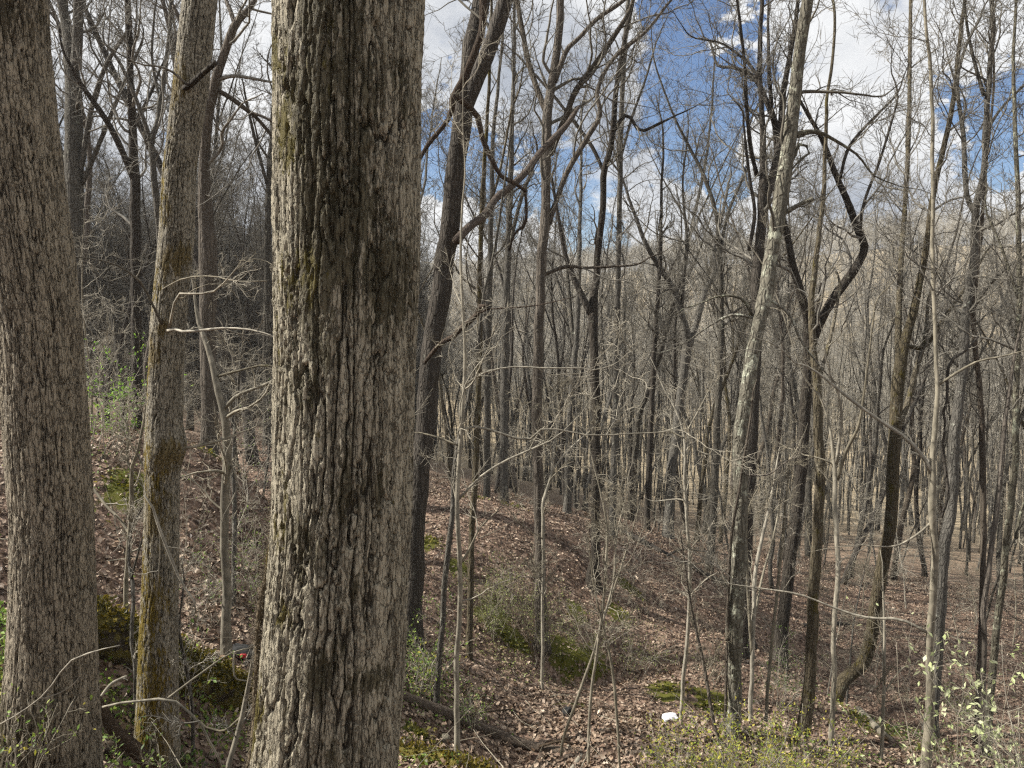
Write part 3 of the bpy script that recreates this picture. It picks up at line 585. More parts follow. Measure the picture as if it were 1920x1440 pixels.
def build_ground():
    # polar sheet: fine near the camera and in the field of view, coarse behind and far away
    a1 = np.linspace(-0.72, 0.72, 270); a2 = np.linspace(0.72, 2 * math.pi - 0.72, 62)[1:-1]
    ang = np.concatenate([a1, a2]); na = len(ang)
    rad = np.concatenate([np.linspace(0.6, 30, 210), 30 * (1400 / 30) ** np.linspace(0, 1, 90)[1:]]); nr = len(rad)
    X = rad[:, None] * np.sin(ang)[None]; Y = rad[:, None] * np.cos(ang)[None]
    xy = np.stack([X.ravel(), Y.ravel()], 1)
    Z = ground_z(xy)
    V = np.concatenate([np.concatenate([xy, Z[:, None]], 1), [[0, 0, gz(0, 0)]]])
    i = np.arange(nr - 1)[:, None] * na; j = np.arange(na)[None]; k = (np.arange(na) + 1) % na; k = k[None]
    F = np.stack([i + j, i + na + j, i + na + k, i + k], -1).reshape(-1, 4)[:, ::-1]
    C = np.stack([np.arange(na), (np.arange(na) + 1) % na, np.full(na, nr * na)], -1)
    moss = np.zeros(len(V))
    for px, py, d, r in MOSSY:
        p = at(px, py, d)[:2]; moss = np.maximum(moss, np.exp(-(((V[:, :2] - p) ** 2).sum(1)) / (r * r)))
    attrs = {'mask': np.stack([moss, moss * 0, moss * 0], 1)}
    def build(N, m):
        co = N.n('ShaderNodeTexCoord').outputs['Object']
        a = N.n('ShaderNodeAttribute', attribute_name='mask')
        sp = N.n('ShaderNodeSeparateColor'); N.link(a.outputs['Color'], sp.inputs[0])
        vo = N.n('ShaderNodeTexVoronoi'); vo.inputs['Scale'].default_value = 13.0
        N.link(N.vmath('ADD', co, N.vmath('MULTIPLY', N.noise(co, 14.0, 2.0).outputs['Color'], (0.08, 0.08, 0.08))), vo.inputs['Vector'])
        s2 = N.n('ShaderNodeSeparateColor'); N.link(vo.outputs['Color'], s2.inputs[0])
        rp = N.n('ShaderNodeValToRGB'); N.link(s2.outputs[0], rp.inputs[0])
        e = rp.color_ramp.elements; e[0].position = 0.0; e[0].color = (0.055, 0.036, 0.026, 1); e[1].position = 1.0; e[1].color = (0.34, 0.25, 0.19, 1)
        for p, c in ((0.3, (0.11, 0.072, 0.052, 1)), (0.65, (0.185, 0.125, 0.092, 1)), (0.85, (0.25, 0.17, 0.125, 1))):
            el = e.new(p); el.color = c
        n1 = N.noise(co, 0.5, 4.0, 0.6).outputs['Fac']; n2 = N.noise(co, 40.0, 3.0, 0.6).outputs['Fac']
        col = N.mix(N.smooth(n2, 0.45, 0.7, 0.0, 0.6), rp.outputs[0], c4((0.05, 0.035, 0.025)))
        # far off, hillside sunlight is painted into the litter: paler and yellower
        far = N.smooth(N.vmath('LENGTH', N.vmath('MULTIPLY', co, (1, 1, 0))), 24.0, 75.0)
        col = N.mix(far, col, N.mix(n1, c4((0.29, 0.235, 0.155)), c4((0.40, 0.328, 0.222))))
        mm = N.smooth(N.math('ADD', sp.outputs[0], N.math('MULTIPLY', N.math('SUBTRACT', N.noise(co, 5.0, 5.0, 0.7).outputs['Fac'], 0.5), 1.6)), 0.42, 0.62)
        col = N.mix(mm, col, N.mix(n2, c4((0.11, 0.10, 0.015)), c4((0.055, 0.065, 0.012))))
        h = N.math('ADD', s2.outputs[1], N.math('MULTIPLY', n2, 0.5))
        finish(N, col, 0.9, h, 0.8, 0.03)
    m = mat('leafy_ground', build)
    o = link('ground', make_mesh('ground', V, [F, C], m, True, attrs)); tag(o, kind='structure')
build_ground()

# ------------------------------------------------------------------ leaves
def leaf_mesh(name, P, D, Nn, L, W, curl, cols, m, shape=4):
    """P base points, D leaf axis, Nn leaf normal; folded and curled leaves, one mesh"""
    n = len(P); D = nrm(D); S = nrm(np.cross(D, Nn)); U = np.cross(S, D)
    L = L[:, None]; W = W[:, None]; cu = curl[:, None]
    if shape == 4:
        V = np.stack([P, P + D * L * 0.5 + S * W * 0.5 + U * W * cu, P + D * L + U * L * cu * 0.3, P + D * L * 0.5 - S * W * 0.5 + U * W * cu], 1)
        F = np.array([[0, 1, 2], [0, 2, 3]])
    else:
        V = np.stack([P, P + D * L * 0.30 + S * W * 0.5 + U * W * cu, P + D * L * 0.52 + S * W * 0.28 + U * W * cu * 0.6, P + D * L * 0.7 + S * W * 0.42 + U * W * cu * 1.2,
                      P + D * L + U * L * cu * 0.4,
                      P + D * L * 0.7 - S * W * 0.42 + U * W * cu * 1.2, P + D * L * 0.52 - S * W * 0.28 + U * W * cu * 0.6, P + D * L * 0.30 - S * W * 0.5 + U * W * cu,
                      P + D * L * 0.5 - U * W * 0.05], 1)
        F = np.array([[8, 0, 1], [8, 1, 2], [8, 2, 3], [8, 3, 4], [8, 4, 5], [8, 5, 6], [8, 6, 7], [8, 7, 0]])
    k = V.shape[1]
    FF = (np.arange(n)[:, None, None] * k + F[None]).reshape(-1, 3)
    return make_mesh(name, V.reshape(-1, 3), [FF], m, False, {'col': np.repeat(cols, k, 0)})

def litter(name, n, rmin, rmax, pw, amax, size, shape, g, label):
    a = g.uniform(-amax, amax, n); r = rmin + (rmax - rmin) * g.random(n) ** pw
    xy = np.stack([r * np.sin(a), r * np.cos(a)], 1)
    z = ground_z(xy); e = 0.15
    nx = -(ground_z(xy + [e, 0]) - z) / e; ny = -(ground_z(xy + [0, e]) - z) / e
    N0 = nrm(np.stack([nx, ny, np.ones(n)], 1))
    Nn = nrm(N0 + g.normal(size=(n, 3)) * 0.42)
    D = g.normal(size=(n, 3)); D = nrm(D - Nn * (D * Nn).sum(1, keepdims=True))
    L = g.uniform(0.6, 1.3, n) * size; W = L * g.uniform(0.45, 0.8, n)
    P = np.concatenate([xy, (z + g.uniform(0.004, 0.035, n))[:, None]], 1)
    pal = np.array([[0.18, 0.130, 0.092], [0.225, 0.168, 0.121], [0.125, 0.088, 0.062], [0.29, 0.222, 0.162], [0.19, 0.130, 0.086], [0.40, 0.325, 0.25], [0.075, 0.054, 0.04]])
    c = pal[g.choice(7, n, p=[0.24, 0.22, 0.18, 0.12, 0.12, 0.04, 0.08])] * g.uniform(0.9, 1.35, (n, 1))
    # mossy spots show fewer leaves
    keep = np.ones(n, bool)
    for px, py, d, rr in MOSSY:
        p = at(px, py, d)[:2]; keep &= ~((((xy - p) ** 2).sum(1) < (rr * 0.8) ** 2) & (g.random(n) < 0.75))
    o = link(name, leaf_mesh(name, P[keep], D[keep], Nn[keep], L[keep], W[keep], g.uniform(-0.1, 0.45, n)[keep], c[keep], M_LITTER, shape))
    tag(o, label, 'leaves', kind='stuff')
g = np.random.default_rng(21)
litter('leaf_litter', 20000, 3.5, 10, 0.8, 0.66, 0.075, 9, g, 'curled brown dead leaves covering the near slope')
litter('leaf_litter', 235000, 8, 34, 0.80, 0.64, 0.064, 4, g, 'brown dead leaves carpeting the slope and hollow beyond the huge trunk')

# ------------------------------------------------------------------ the three near trunks, bark modelled
def near_trunk(name, pts, d, ncol, zlo, zhi, dz, cw, ch, depth, seed, m, masks, top, moss_side=0.0, parent=None):
    """pts (xleft, xright, y) outline in the photograph at distance d; plates cw x ch metres"""
    C = np.array([at((a + b) / 2, y, d) for a, b, y in pts]); rr = np.array([(b - a) / 2 * d / FPX for a, b, y in pts])
    o = np.argsort(C[:, 2]); C = C[o]; rr = rr[o]
    zs = np.concatenate([np.arange(zlo, zhi, dz), np.linspace(zhi, top, 40)])
    def ext(v):
        r = np.interp(zs, C[:, 2], v)
        hi = zs > C[-1, 2]; sl = (v[-1] - v[-3]) / (C[-1, 2] - C[-3, 2]); r[hi] = v[-1] + sl * (zs[hi] - C[-1, 2])
        lo = zs < C[0, 2]; sl = (v[2] - v[0]) / (C[2, 2] - C[0, 2]); r[lo] = v[0] + sl * (zs[lo] - C[0, 2])
        return r
    k = np.ones(9) / 9
    def sm(v): return np.convolve(np.pad(v, 4, 'edge'), k, 'valid')
    cx, cy, ra = sm(ext(C[:, 0])), sm(ext(C[:, 1])), sm(ext(rr))
    hi = zs > C[-1, 2]; ra[hi] = np.interp(zs[hi], [C[-1, 2], top], [rr[-1], rr[-1] * 0.55])
    nf = int(ncol * 0.62); nb = int(ncol * 0.16); ncol = nf + nb    # finer on the side seen
    th = np.concatenate([np.linspace(-1.95, 1.95, nf, endpoint=False), np.linspace(1.95, 2 * math.pi - 1.95, nb, endpoint=False)])   # th=0 faces the camera (-y)
    TH, Z = np.meshgrid(th, zs); RA = np.repeat(ra[:, None], ncol, 1)
    r0 = float(np.mean(rr)); nu = max(6, int(round(2 * math.pi * r0 / cw)))
    sx, sy = np.cos(TH), np.sin(TH)                      # seamless coordinates round the stem
    w1 = fbm(sx * 3 + seed, sy * 3, Z * 3.0, 3) - 0.5; w2 = fbm(sx * 9 + seed, sy * 9, Z * 7.0, 3) - 0.5; w3 = fbm(sx * 26 + seed, sy * 26, Z * 22.0, 2) - 0.5
    u = TH / (2 * math.pi) * nu + w1 * 1.8 + w2 * 1.5 + w3 * 0.9
    v = Z / ch + w1 * 0.8 + w2 * 0.6 + w3 * 0.4
    def cells(u, v, nu, asp, sd):
        iu, iv = np.floor(u).astype(int), np.floor(v).astype(int)
        f1 = np.full(u.shape, 9.0); f2 = f1.copy(); cid = np.zeros(u.shape)
        for a in (-1, 0, 1):
            for b in (-1, 0, 1):
                gu, gv = iu + a, iv + b; wu = gu % nu
                du = gu + 0.12 + 0.76 * _h(wu, gv, np.int64(sd)) - u; dv = (gv + 0.05 + 0.9 * _h(wu, gv, np.int64(sd + 7)) - v) * asp
                dd = np.sqrt(du * du + dv * dv)
                nw = dd < f1; f2 = np.where(nw, f1, np.minimum(f2, dd)); cid = np.where(nw, _h(wu, gv, np.int64(sd + 3)), cid); f1 = np.where(nw, dd, f1)
        return f2 - f1, cid
    # furrows: long wandering cracks that braid round the stem, cross-checked into plates
    K = r0 / cw                                            # one furrow about every cw metres
    wz = Z / ch + w2 * 0.5; ca, sa = sx * K, sy * K
    jx = w3 * 0.5 + w2 * 0.9; jy = (fbm(sx * 24 + 3.7, sy * 24 + seed, Z * 20, 2) - 0.5) * 0.5
    n1 = 0.75 * vnoise(ca + jx + seed, sa + jy + 0.3 * seed, wz) + 0.25 * vnoise(ca * 2.1 + jx + 7, sa * 2.1 + jy, wz * 1.7 + seed)
    n2_ = vnoise(ca * 1.25 + 31 + jx, sa * 1.25 + jy + seed, wz * 1.15 + 11)
    def crack(n, lev):
        """distance in metres from a wandering line, so that every furrow keeps an even width"""
        gu = np.gradient(n, axis=1) / (np.gradient(th)[None] * r0); gv = np.gradient(n, axis=0) / np.gradient(zs)[:, None]
        return np.abs(n - lev) / np.maximum(np.hypot(gu, gv), 6.0)
    wf = cw * (0.07 + 0.24 * fbm(sx * 6 + 5 + seed, sy * 6, Z * 3.5, 3))
    c1 = sstep(0.0, 1.0, (crack(n1, 0.5) - 0.0004) / wf); c2 = sstep(0.0, 1.0, crack(n2_, 0.48) / (wf * 0.8))
    e1, cid = cells(u, v * 1.6, nu, 0.75, 40 + seed)
    plate = np.minimum(c1, 0.25 + 0.75 * c2) * (0.76 + 0.24 * sstep(0.0, 0.10, e1))
    flake = fbm(sx * 20 * r0 * 4 + cid * 5, sy * 20 * r0 * 4, Z * 17, 4)
    fine = fbm(sx * 70 * r0 * 4, sy * 70 * r0 * 4, Z * 60, 2)
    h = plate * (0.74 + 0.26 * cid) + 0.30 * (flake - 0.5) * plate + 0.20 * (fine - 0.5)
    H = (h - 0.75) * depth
    lump = (fbm(sx * 1.3 + seed * 3, sy * 1.3, Z * 0.9, 3) - 0.5) * 0.10 * r0
    RR = RA + H + lump
    X = cx[:, None] + RR * np.sin(TH); Y = cy[:, None] - RR * np.cos(TH)
    # masks: blobs given as (x, y, rx, ry, amount, which)
    us = np.sin(TH); front = np.cos(TH) > -0.2
    mo = np.zeros(TH.shape); stn = np.zeros(TH.shape)
    nz = fbm(sx * 4 + seed, sy * 4, Z * 4, 4) - 0.5
    for (px, py, rx, ry, amt, which) in masks:
        p = at(px, py, d); row_c = np.interp(p[2], zs, cx); row_r = np.interp(p[2], zs, ra)
        uu = (p[0] - row_c) / row_r; ru = rx * d / FPX / row_r; rz = ry * d / FPX
        b = np.exp(-(((us - uu) / ru) ** 2 + ((Z - p[2]) / rz) ** 2)) * amt * front
        b = np.clip(b * (1 + nz * 1.8), 0, 1)
        if which == 'm': mo = np.maximum(mo, b)
        else: stn = np.maximum(stn, b)
    stn = np.clip(stn + sstep(0.12, 0.3, nz) * 0.28, 0, 1)
    mo = np.clip(mo + sstep(0.10, 0.28, fbm(sx * 5 + 9, sy * 5, Z * 5 + seed, 4) - 0.5) * moss_side * (0.4 + 0.6 * (us < 0)), 0, 1)
    nrow = len(zs)
    i = np.arange(nrow - 1)[:, None] * ncol; j = np.arange(ncol)[None]; kk = (np.arange(ncol) + 1) % ncol; kk = kk[None]
    F = np.stack([i + j, i + kk, i + ncol + kk, i + ncol + j], -1).reshape(-1, 4)
    org = np.array([cx[0], cy[0], zs[0]])
    V = np.stack([X, Y, Z], -1).reshape(-1, 3) - org
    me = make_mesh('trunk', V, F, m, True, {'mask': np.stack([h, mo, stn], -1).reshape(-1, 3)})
    root = empty(name, tuple(org)); link('trunk', me, root)
    return root, org, (cx, cy, ra, zs)

def high_crown(root, org, info, g, m_tw, n=7, m_b=None):
    """limbs above the frame"""
    cx, cy, ra, zs = info
    P = np.stack([cx, cy, zs], 1)[-36:]; r = ra[-36:]
    tb = Tubes(); mains = []
    for q in range(n):
        t = g.integers(20, 36); a = g.uniform(0, 2 * math.pi)
        S = P[t][None]; D = np.array([[math.cos(a), math.sin(a), 0.9]]); L = np.array([g.uniform(2.5, 4.5)])
        P1, R1 = grow(S, D, L, np.array([r[t] * 0.35]), 12, 0.10, 0.04, g)
        lo = Tubes(); lo.add(P1, R1, 8); link('limb', lo.mesh('limb', m_b, org), root)
        mains.append((P1[0], R1[0], 0.25))
    c = crown_tubes(mains, g, dens=1.6, l1=(0.7, 1.8), n2=5, n3=4)
    tag(link('crown', c.mesh('crown', m_tw, org), root), kind='stuff')

ZB = lambda px, d: gz(*(at(px, 1000, d)[:2]))
g = np.random.default_rng(31)
big_pts = [(525, 790, 0), (525, 786, 120), (525, 783, 250), (523, 782, 480), (521, 777, 640), (519, 774, 760), (511, 770, 960), (501, 766, 1100), (490, 762, 1220), (479, 757, 1340), (468, 752, 1440)]
big_masks = [(655, 50, 80, 110, 1.0, 's'), (650, 170, 85, 120, 1.0, 's'), (645, 290, 85, 100, 0.95, 's'), (660, 400, 85, 120, 1.0, 's'), (695, 520, 85, 70, 1.0, 's'), (630, 545, 70, 80, 0.95, 's'),
             (625, 625, 45, 70, 0.9, 's'), (600, 720, 40, 70, 0.65, 's'), (735, 560, 50, 60, 0.95, 's'), (760, 180, 25, 80, 0.6, 's'), (690, 900, 50, 70, 0.45, 's'), (640, 800, 40, 60, 0.4, 's'), (600, 990, 50, 80, 0.55, 's'), (625, 1200, 40, 50, 0.75, 's'), (700, 1230, 34, 28, 0.85, 's'),
             (640, 1340, 40, 60, 0.4, 's'), (690, 1060, 34, 50, 0.35, 's'), (555, 265, 28, 60, 1.0, 'm'), (570, 310, 22, 50, 0.8, 'm'), (535, 130, 15, 60, 0.8, 'm'), (560, 150, 18, 40, 0.55, 'm'), (600, 520, 35, 60, 0.6, 'm'), (560, 510, 20, 50, 0.5, 'm'), (545, 980, 22, 40, 0.55, 'm'),
             (560, 1110, 30, 30, 0.55, 'm'), (495, 1330, 22, 90, 0.75, 'm'), (515, 1400, 25, 60, 0.6, 'm'), (545, 870, 18, 60, 0.45, 'm'), (540, 620, 12, 60, 0.4, 'm')]
big_root, big_org, big_info = near_trunk('huge_tree', big_pts, 3.2, 400, min(-2.6, ZB(610, 3.2) - 0.25), 1.75, 0.0080, 0.037, 0.48, 0.027, 3, M_BIG, big_masks, 6.0, 0.42)
tag(big_root, 'huge furrowed grey trunk streaked with dark moss, left of the picture centre', 'tree')
high_crown(big_root, big_org, big_info, g, M_TWIG, 5, M_GREY)
left_pts = [(-90, 76, 0), (-75, 82, 100), (-55, 103, 300), (-25, 128, 480), (2, 142, 600), (15, 157, 800), (27, 167, 960), (26, 173, 1100), (20, 178, 1220), (9, 183, 1330), (-6, 186, 1440)]
left_masks = [(50, 1390, 70, 70, 0.95, 's'), (90, 1320, 50, 45, 0.7, 's'), (40, 1310, 30, 60, 0.7, 's'), (130, 1430, 50, 40, 0.7, 's'), (30, 40, 60, 50, 0.8, 's'), (15, 1400, 30, 60, 0.8, 'm'), (90, 1430, 80, 30, 0.6, 'm'), (60, 1350, 40, 40, 0.5, 'm')]
left_root, left_org, left_info = near_trunk('stout_tree', left_pts, 4.2, 270, min(-3.1, ZB(95, 4.2) - 0.2), 2.2, 0.0110, 0.025, 0.28, 0.017, 8, M_LEFT, left_masks, 7.0, 0.05)
tag(left_root, 'stout brown-grey trunk with finely cracked bark at the left edge, mossy at its foot', 'tree')
high_crown(left_root, left_org, left_info, g, M_TWIG, 5, M_GREY)
slim_pts = [(345, 403, 0), (336, 396, 80), (328, 389, 160), (318, 377, 240), (308, 366, 320), (299, 361, 460), (291, 352, 540), (283, 346, 620), (279, 342, 720), (275, 341, 800), (272, 350, 840), (273, 337, 880), (272, 335, 960), (268, 333, 1100), (262, 333, 1210), (257, 333, 1310), (250, 336, 1410)]
slim_masks = [(300, 1300, 42, 130, 0.6, 'm'), (298, 1150, 36, 100, 0.5, 'm'), (300, 900, 30, 70, 0.4, 'm'), (285, 1350, 30, 110, 0.9, 'm'), (275, 1200, 22, 120, 0.9, 'm'), (280, 1080, 20, 80, 0.75, 'm'), (300, 1280, 28, 90, 0.7, 's'), (300, 1130, 22, 60, 0.9, 's'), (300, 960, 25, 60, 0.8, 's'), (325, 850, 25, 35, 1.0, 's'), (285, 860, 15, 80, 0.7, 'm'), (300, 660, 15, 30, 0.8, 's'),
              (282, 700, 10, 60, 0.7, 'm'), (300, 540, 15, 60, 0.6, 'm'), (335, 490, 25, 30, 0.95, 's'), (315, 615, 12, 16, 1.0, 's'), (345, 170, 16, 40, 1.0, 's'), (335, 140, 12, 50, 0.6, 'm'), (318, 330, 10, 120, 0.5, 'm'), (325, 390, 12, 60, 0.4, 's'), (310, 1390, 30, 50, 0.7, 's')]
slim_root, slim_org, slim_info = near_trunk('mossy_tree', slim_pts, 5.6, 140, min(-3.6, ZB(293, 5.6) - 0.2), 2.7, 0.013, 0.023, 0.22, 0.012, 14, M_SLIM, slim_masks, 9.0, 0.12)
tag(slim_root, 'slimmer trunk patched with golden moss between the stout left trunk and the huge trunk', 'tree')
high_crown(slim_root, slim_org, slim_info, g, M_TWIG, 5, M_GREY)

def limb_from(px_pts, d0, dd, g, wob=0.0):
    """traced stem -> 3D points and radii; dd = drift in depth from start to end"""
    n = len(px_pts); P = []; r = []
    for i, (x, y, w) in enumerate(px_pts):
        d = d0 + dd * i / max(1, n - 1); P.append(at(x, y, d)); r.append(w / 2 * d / FPX)
    L = plen(np.array(P)); m = int(np.clip(L / 0.12, 10, 70))
    P, r = resample(P, m, r)
    return P, np.maximum(r, 0.0015)

# side branches of the mossy trunk that cross in front of the woods
for pp, mm, dd in [([(345, 166, 12), (358, 158, 12), (380, 138, 11), (405, 117, 10)], M_DARK, -0.15), ([(350, 160, 6), (328, 138, 5), (300, 125, 4), (255, 118, 3), (190, 80, 2)], M_TWIG, -0.4),
               ([(312, 620, 7), (330, 617, 6), (345, 622, 5), (390, 618, 5), (430, 615, 4), (480, 620, 3), (522, 634, 2)], M_TWIGP, -0.5),
               ([(306, 612, 6), (288, 575, 5), (265, 530, 5), (238, 508, 4), (200, 490, 3), (130, 480, 2)], M_TWIG, -0.5),
               ([(318, 612, 5), (325, 580, 5), (334, 552, 4), (365, 551, 4), (400, 547, 4), (425, 525, 3), (452, 492, 2)], M_TWIGP, -0.6),
               ([(300, 545, 3), (345, 522, 3), (400, 518, 2), (440, 527, 2), (500, 527, 2)], M_TWIGP, -0.5),
               ([(345, 841, 5), (400, 830, 4), (440, 815, 3), (480, 800, 2), (520, 778, 2)], M_TWIGP, 0.4)]:
    P, r = limb_from(pp, 5.5, dd, g)
    lo = Tubes(); lo.add(P, r, 6); link('branch', lo.mesh('branch', mm, slim_org), slim_root)
    if mm is not M_DARK:
        c = crown_tubes([(P, r, 0.15)], g, dens=5.0, l1=(0.15, 0.6), n2=4, n3=3, thick=0.55, up=0.02)
        tag(link('twigs', c.mesh('twigs', mm, slim_org), slim_root), kind='stuff')

# hairy vine on the left flank of the huge trunk
def hairy_vine():
    P, r = limb_from([(462, 1460, 24), (469, 1380, 22), (474, 1300, 19), (482, 1220, 17), (488, 1140, 20), (497, 1070, 15), (502, 1000, 17), (506, 940, 12), (510, 905, 5)], 3.22, 0.0, g)
    r = r * (0.72 + 0.5 * (fbm(np.arange(len(r)) * 0.45, np.zeros(len(r)), np.zeros(len(r)), 3) - 0.5))
    P[:, 0] += 0.012 * np.sin(np.arange(len(P)) * 0.9) + 0.01
    org = P[0].copy(); root = empty('hairy_vine', tuple(org)); lo = Tubes(); lo.add(P, r, 9); link('stem', lo.mesh('stem', M_HAIRY, org), root)
    S, D, pr, t, i = spawn(P[None], r[None], 1800, 0.0, 1.0, 0.9, 1.7, g)
    P2, R2 = grow(S, D, g.uniform(0.02, 0.06, 1800), np.full(1800, 0.0018), 3, 0.6, -0.1, g, 0.0006)
    hb = Tubes(); hb.add(P2, R2, 3); tag(link('root_hairs', hb.mesh('root_hairs', M_HAIRY, org), root), kind='stuff')
    tag(root, 'hairy brown vine climbing the left side of the huge trunk', 'vine')
hairy_vine()

# ------------------------------------------------------------------ the traced trees
def build_traced(t, k):
    g = np.random.default_rng(1000 + k)
    d = t['d']; pts = t['pts']
    n = len(pts)
    P = np.array([at(x, y, d + t['lean'] * i / n + 0.02 * d * math.sin(k * 2.1 + i * 0.5)) for i, (x, y, w) in enumerate(pts)])
    r = np.array([w / 2 * d / FPX for x, y, w in pts])
    mats = (t['m'], t['tw'])
    # carry the stem down into the ground
    zg = gz(P[0, 0], P[0, 1])
    if P[0, 2] > zg - 0.1:
        dn = P[0].copy(); dn[2] = zg - 0.15; dn[:2] -= (P[1, :2] - P[0, :2]) * 0.15
        if P[0, 2] - dn[2] > 0.12: P = np.concatenate([[dn], P]); r = np.concatenate([[r[0] * 1.12], r])
    # carry it on above the last traced point
    if t['ext'] > 0:
        D = nrm(nrm(P[-1] - P[-3])[None] + [[0, 0, 0.3]])[0]
        P = np.concatenate([P, [P[-1] + D * t['ext'] * 0.5, P[-1] + D * t['ext'] + g.normal(size=3) * 0.1 * t['ext']]])
        r = np.concatenate([r, [r[-1] * 0.75, r[-1] * 0.3]])
    L = plen(P); m = int(np.clip(L / 0.14, 14, 110))
    P, r = resample(P, m, r); r = np.maximum(r, 0.002)
    if t['cat'] == 'tree' and t['base']:
        s = np.concatenate([[0], np.cumsum(np.linalg.norm(np.diff(P, axis=0), axis=1))])
        r = r * (1 + 0.45 * np.exp(-(s / 0.28)))
    r = r * (1 + 0.07 * (fbm(np.arange(m) * 0.5, np.full(m, k * 1.7), np.zeros(m), 2) - 0.5) * 2)
    P[1:-1] += (np.stack([fbm(np.arange(m) * 0.35, np.full(m, k * 3.1 + c), np.zeros(m), 2) for c in range(3)], 1)[1:-1] - 0.5) * np.minimum(r[1:-1, None] * 1.2, 0.05)
    org = P[0].copy()
    root = empty(t['name'], tuple(org)); tag(root, t['label'], t['cat'], t['group'])
    sides = 14 if d < 12 and t['cat'] == 'tree' else 10
    tb = Tubes(); tb.add(P, r, sides if t['cat'] == 'tree' else 6)
    link('trunk' if t['cat'] == 'tree' else 'stem', tb.mesh('trunk', mats[0], org), root)
    mains = [(P, r, None)]
    for li in t['limbs']:
        l3 = np.array([at(li[0][0], li[0][1], d)])
        # depth of the stem where the limb leaves it
        q = P[np.linalg.norm(P - l3, axis=1).argmin()]
        span = abs(li[-1][0] - li[0][0]) + abs(li[-1][1] - li[0][1])
        dd = g.uniform(-0.25, 0.35) * span * d / FPX
        PL, RL = limb_from(li, float(q[1]), dd, g)
        if li[-1][2] <= 5:
            e = nrm(PL[-1] - PL[-4]); ln = g.uniform(0.35, 0.7) * min(1.6, plen(PL))
            Q, W = [PL[-1]], [RL[-1]]
            for c in range(8):
                e = nrm(e + g.normal(size=3) * 0.16 + np.array([0, 0, 0.05])); Q.append(Q[-1] + e * ln / 8); W.append(RL[-1] * (1 - 0.8 * (c + 1) / 8))
            PL = np.concatenate([PL, Q[1:]]); RL = np.concatenate([RL, np.maximum(W[1:], 0.0015)])
        RL = RL * (1 + 0.10 * (g.random(len(RL)) - 0.5))
        lo = Tubes(); lo.add(PL, RL, 8 if t['cat'] == 'tree' else 5); link('limb', lo.mesh('limb', mats[0], org), root)
        mains.append((PL, RL, 0.2))
    c = crown_tubes(mains, g, t['dens'] * 1.55, t['l1'], t['n2'] + 1, t['n3'] + 1, t['t0'], t['up'], thick=t['thick'] * (1.2 if d > 11 else 0.8))
    tag(link('crown', c.mesh('crown', mats[1], org), root), kind='stuff')
for k, t in enumerate(T): build_traced(t, k)

# ------------------------------------------------------------------ thick vines and the broken limb hung in the leaning tree
def stem_thing(name, label, cat, lines, m, sides=9, tw=None, tdens=3.0, wob=0.0, part='stem', group=None, l1=(0.2, 0.7), seed=1):
    g = np.random.default_rng(seed)
    org = None; root = None; mains = []
    for i, (d, dd, pts) in enumerate(lines):
        P, r = limb_from(pts, d, dd, g)
        r = r * (1 + 0.16 * (fbm(np.arange(len(r)) * 0.6, np.full(len(r), seed + i), np.zeros(len(r)), 3) - 0.5) * 2)
        if wob: P[1:-1] += g.normal(size=(len(P) - 2, 3)) * wob * r[1:-1, None]
        if org is None: org = P[0].copy(); root = empty(name, tuple(org))
        lo = Tubes(); lo.add(P, r, sides); link(part if i == 0 else 'branch', lo.mesh(part, m, org), root); mains.append((P, r, 0.2))
    if tw:
        c = crown_tubes(mains, g, tdens, l1, 4, 3, 0.2, thick=0.6); tag(link('twigs', c.mesh('twigs', tw, org), root), kind='stuff')
    return tag(root, label, cat, group)
stem_thing('thick_vine', 'thick vine clinging to the leaning tree, splitting below its fork', 'vine',
   [(10.0, 0.0, [(905, -40, 13), (906, 20, 13), (903, 60, 13), (887, 105, 13), (868, 150, 14), (852, 178, 15), (848, 190, 14), (846, 212, 10), (835, 232, 9), (818, 252, 9), (800, 275, 8), (785, 305, 6), (780, 340, 5)]),
    (10.0, 0.6, [(850, 180, 12), (868, 190, 12), (885, 205, 11), (897, 222, 12), (903, 255, 10), (915, 285, 10), (930, 315, 9), (936, 328, 8), (958, 340, 8), (975, 350, 7), (988, 360, 6)]),
    (10.6, 0.2, [(984, 356, 6), (987, 385, 5), (985, 420, 6), (972, 430, 5), (962, 445, 4), (955, 470, 3)])], M_VINE, seed=3)
stem_thing('broken_limb', 'long broken red-brown limb slanting across from the leaning tree to the sky', 'branch',
   [(10.4, 2.6, [(855, 452, 17), (880, 425, 16), (910, 402, 15), (930, 372, 14), (960, 348, 13), (990, 318, 12), (1010, 290, 12), (1040, 258, 11), (1062, 235, 10), (1082, 205, 7), (1086, 198, 2)])], M_VINE, 10, seed=4)
stem_thing('twisted_vine', 'short twisted vine end sticking out right of the leaning tree', 'vine',
   [(9.6, -0.6, [(795, 682, 5), (808, 665, 8), (825, 645, 9), (848, 632, 10), (868, 612, 10), (888, 598, 10), (897, 582, 10), (903, 572, 11), (914, 574, 6)]),
    (9.1, -0.2, [(880, 604, 4), (905, 582, 3), (960, 577, 3), (1010, 572, 2), (1080, 556, 2)])], M_VINE, 8, tw=M_TWIGP, tdens=2, wob=0.08, seed=5)
stem_thing('dark_vine', 'dark wriggling vine hanging before the ash-grey tree at right', 'vine',
   [(9.0, 0.0, [(1765, 970, 5), (1778, 930, 6), (1776, 905, 6), (1770, 860, 6), (1768, 828, 5), (1773, 800, 5), (1769, 770, 5), (1776, 750, 5), (1776, 715, 5), (1782, 678, 6), (1810, 658, 4), (1835, 630, 3)])], M_DARK, 6, seed=6)

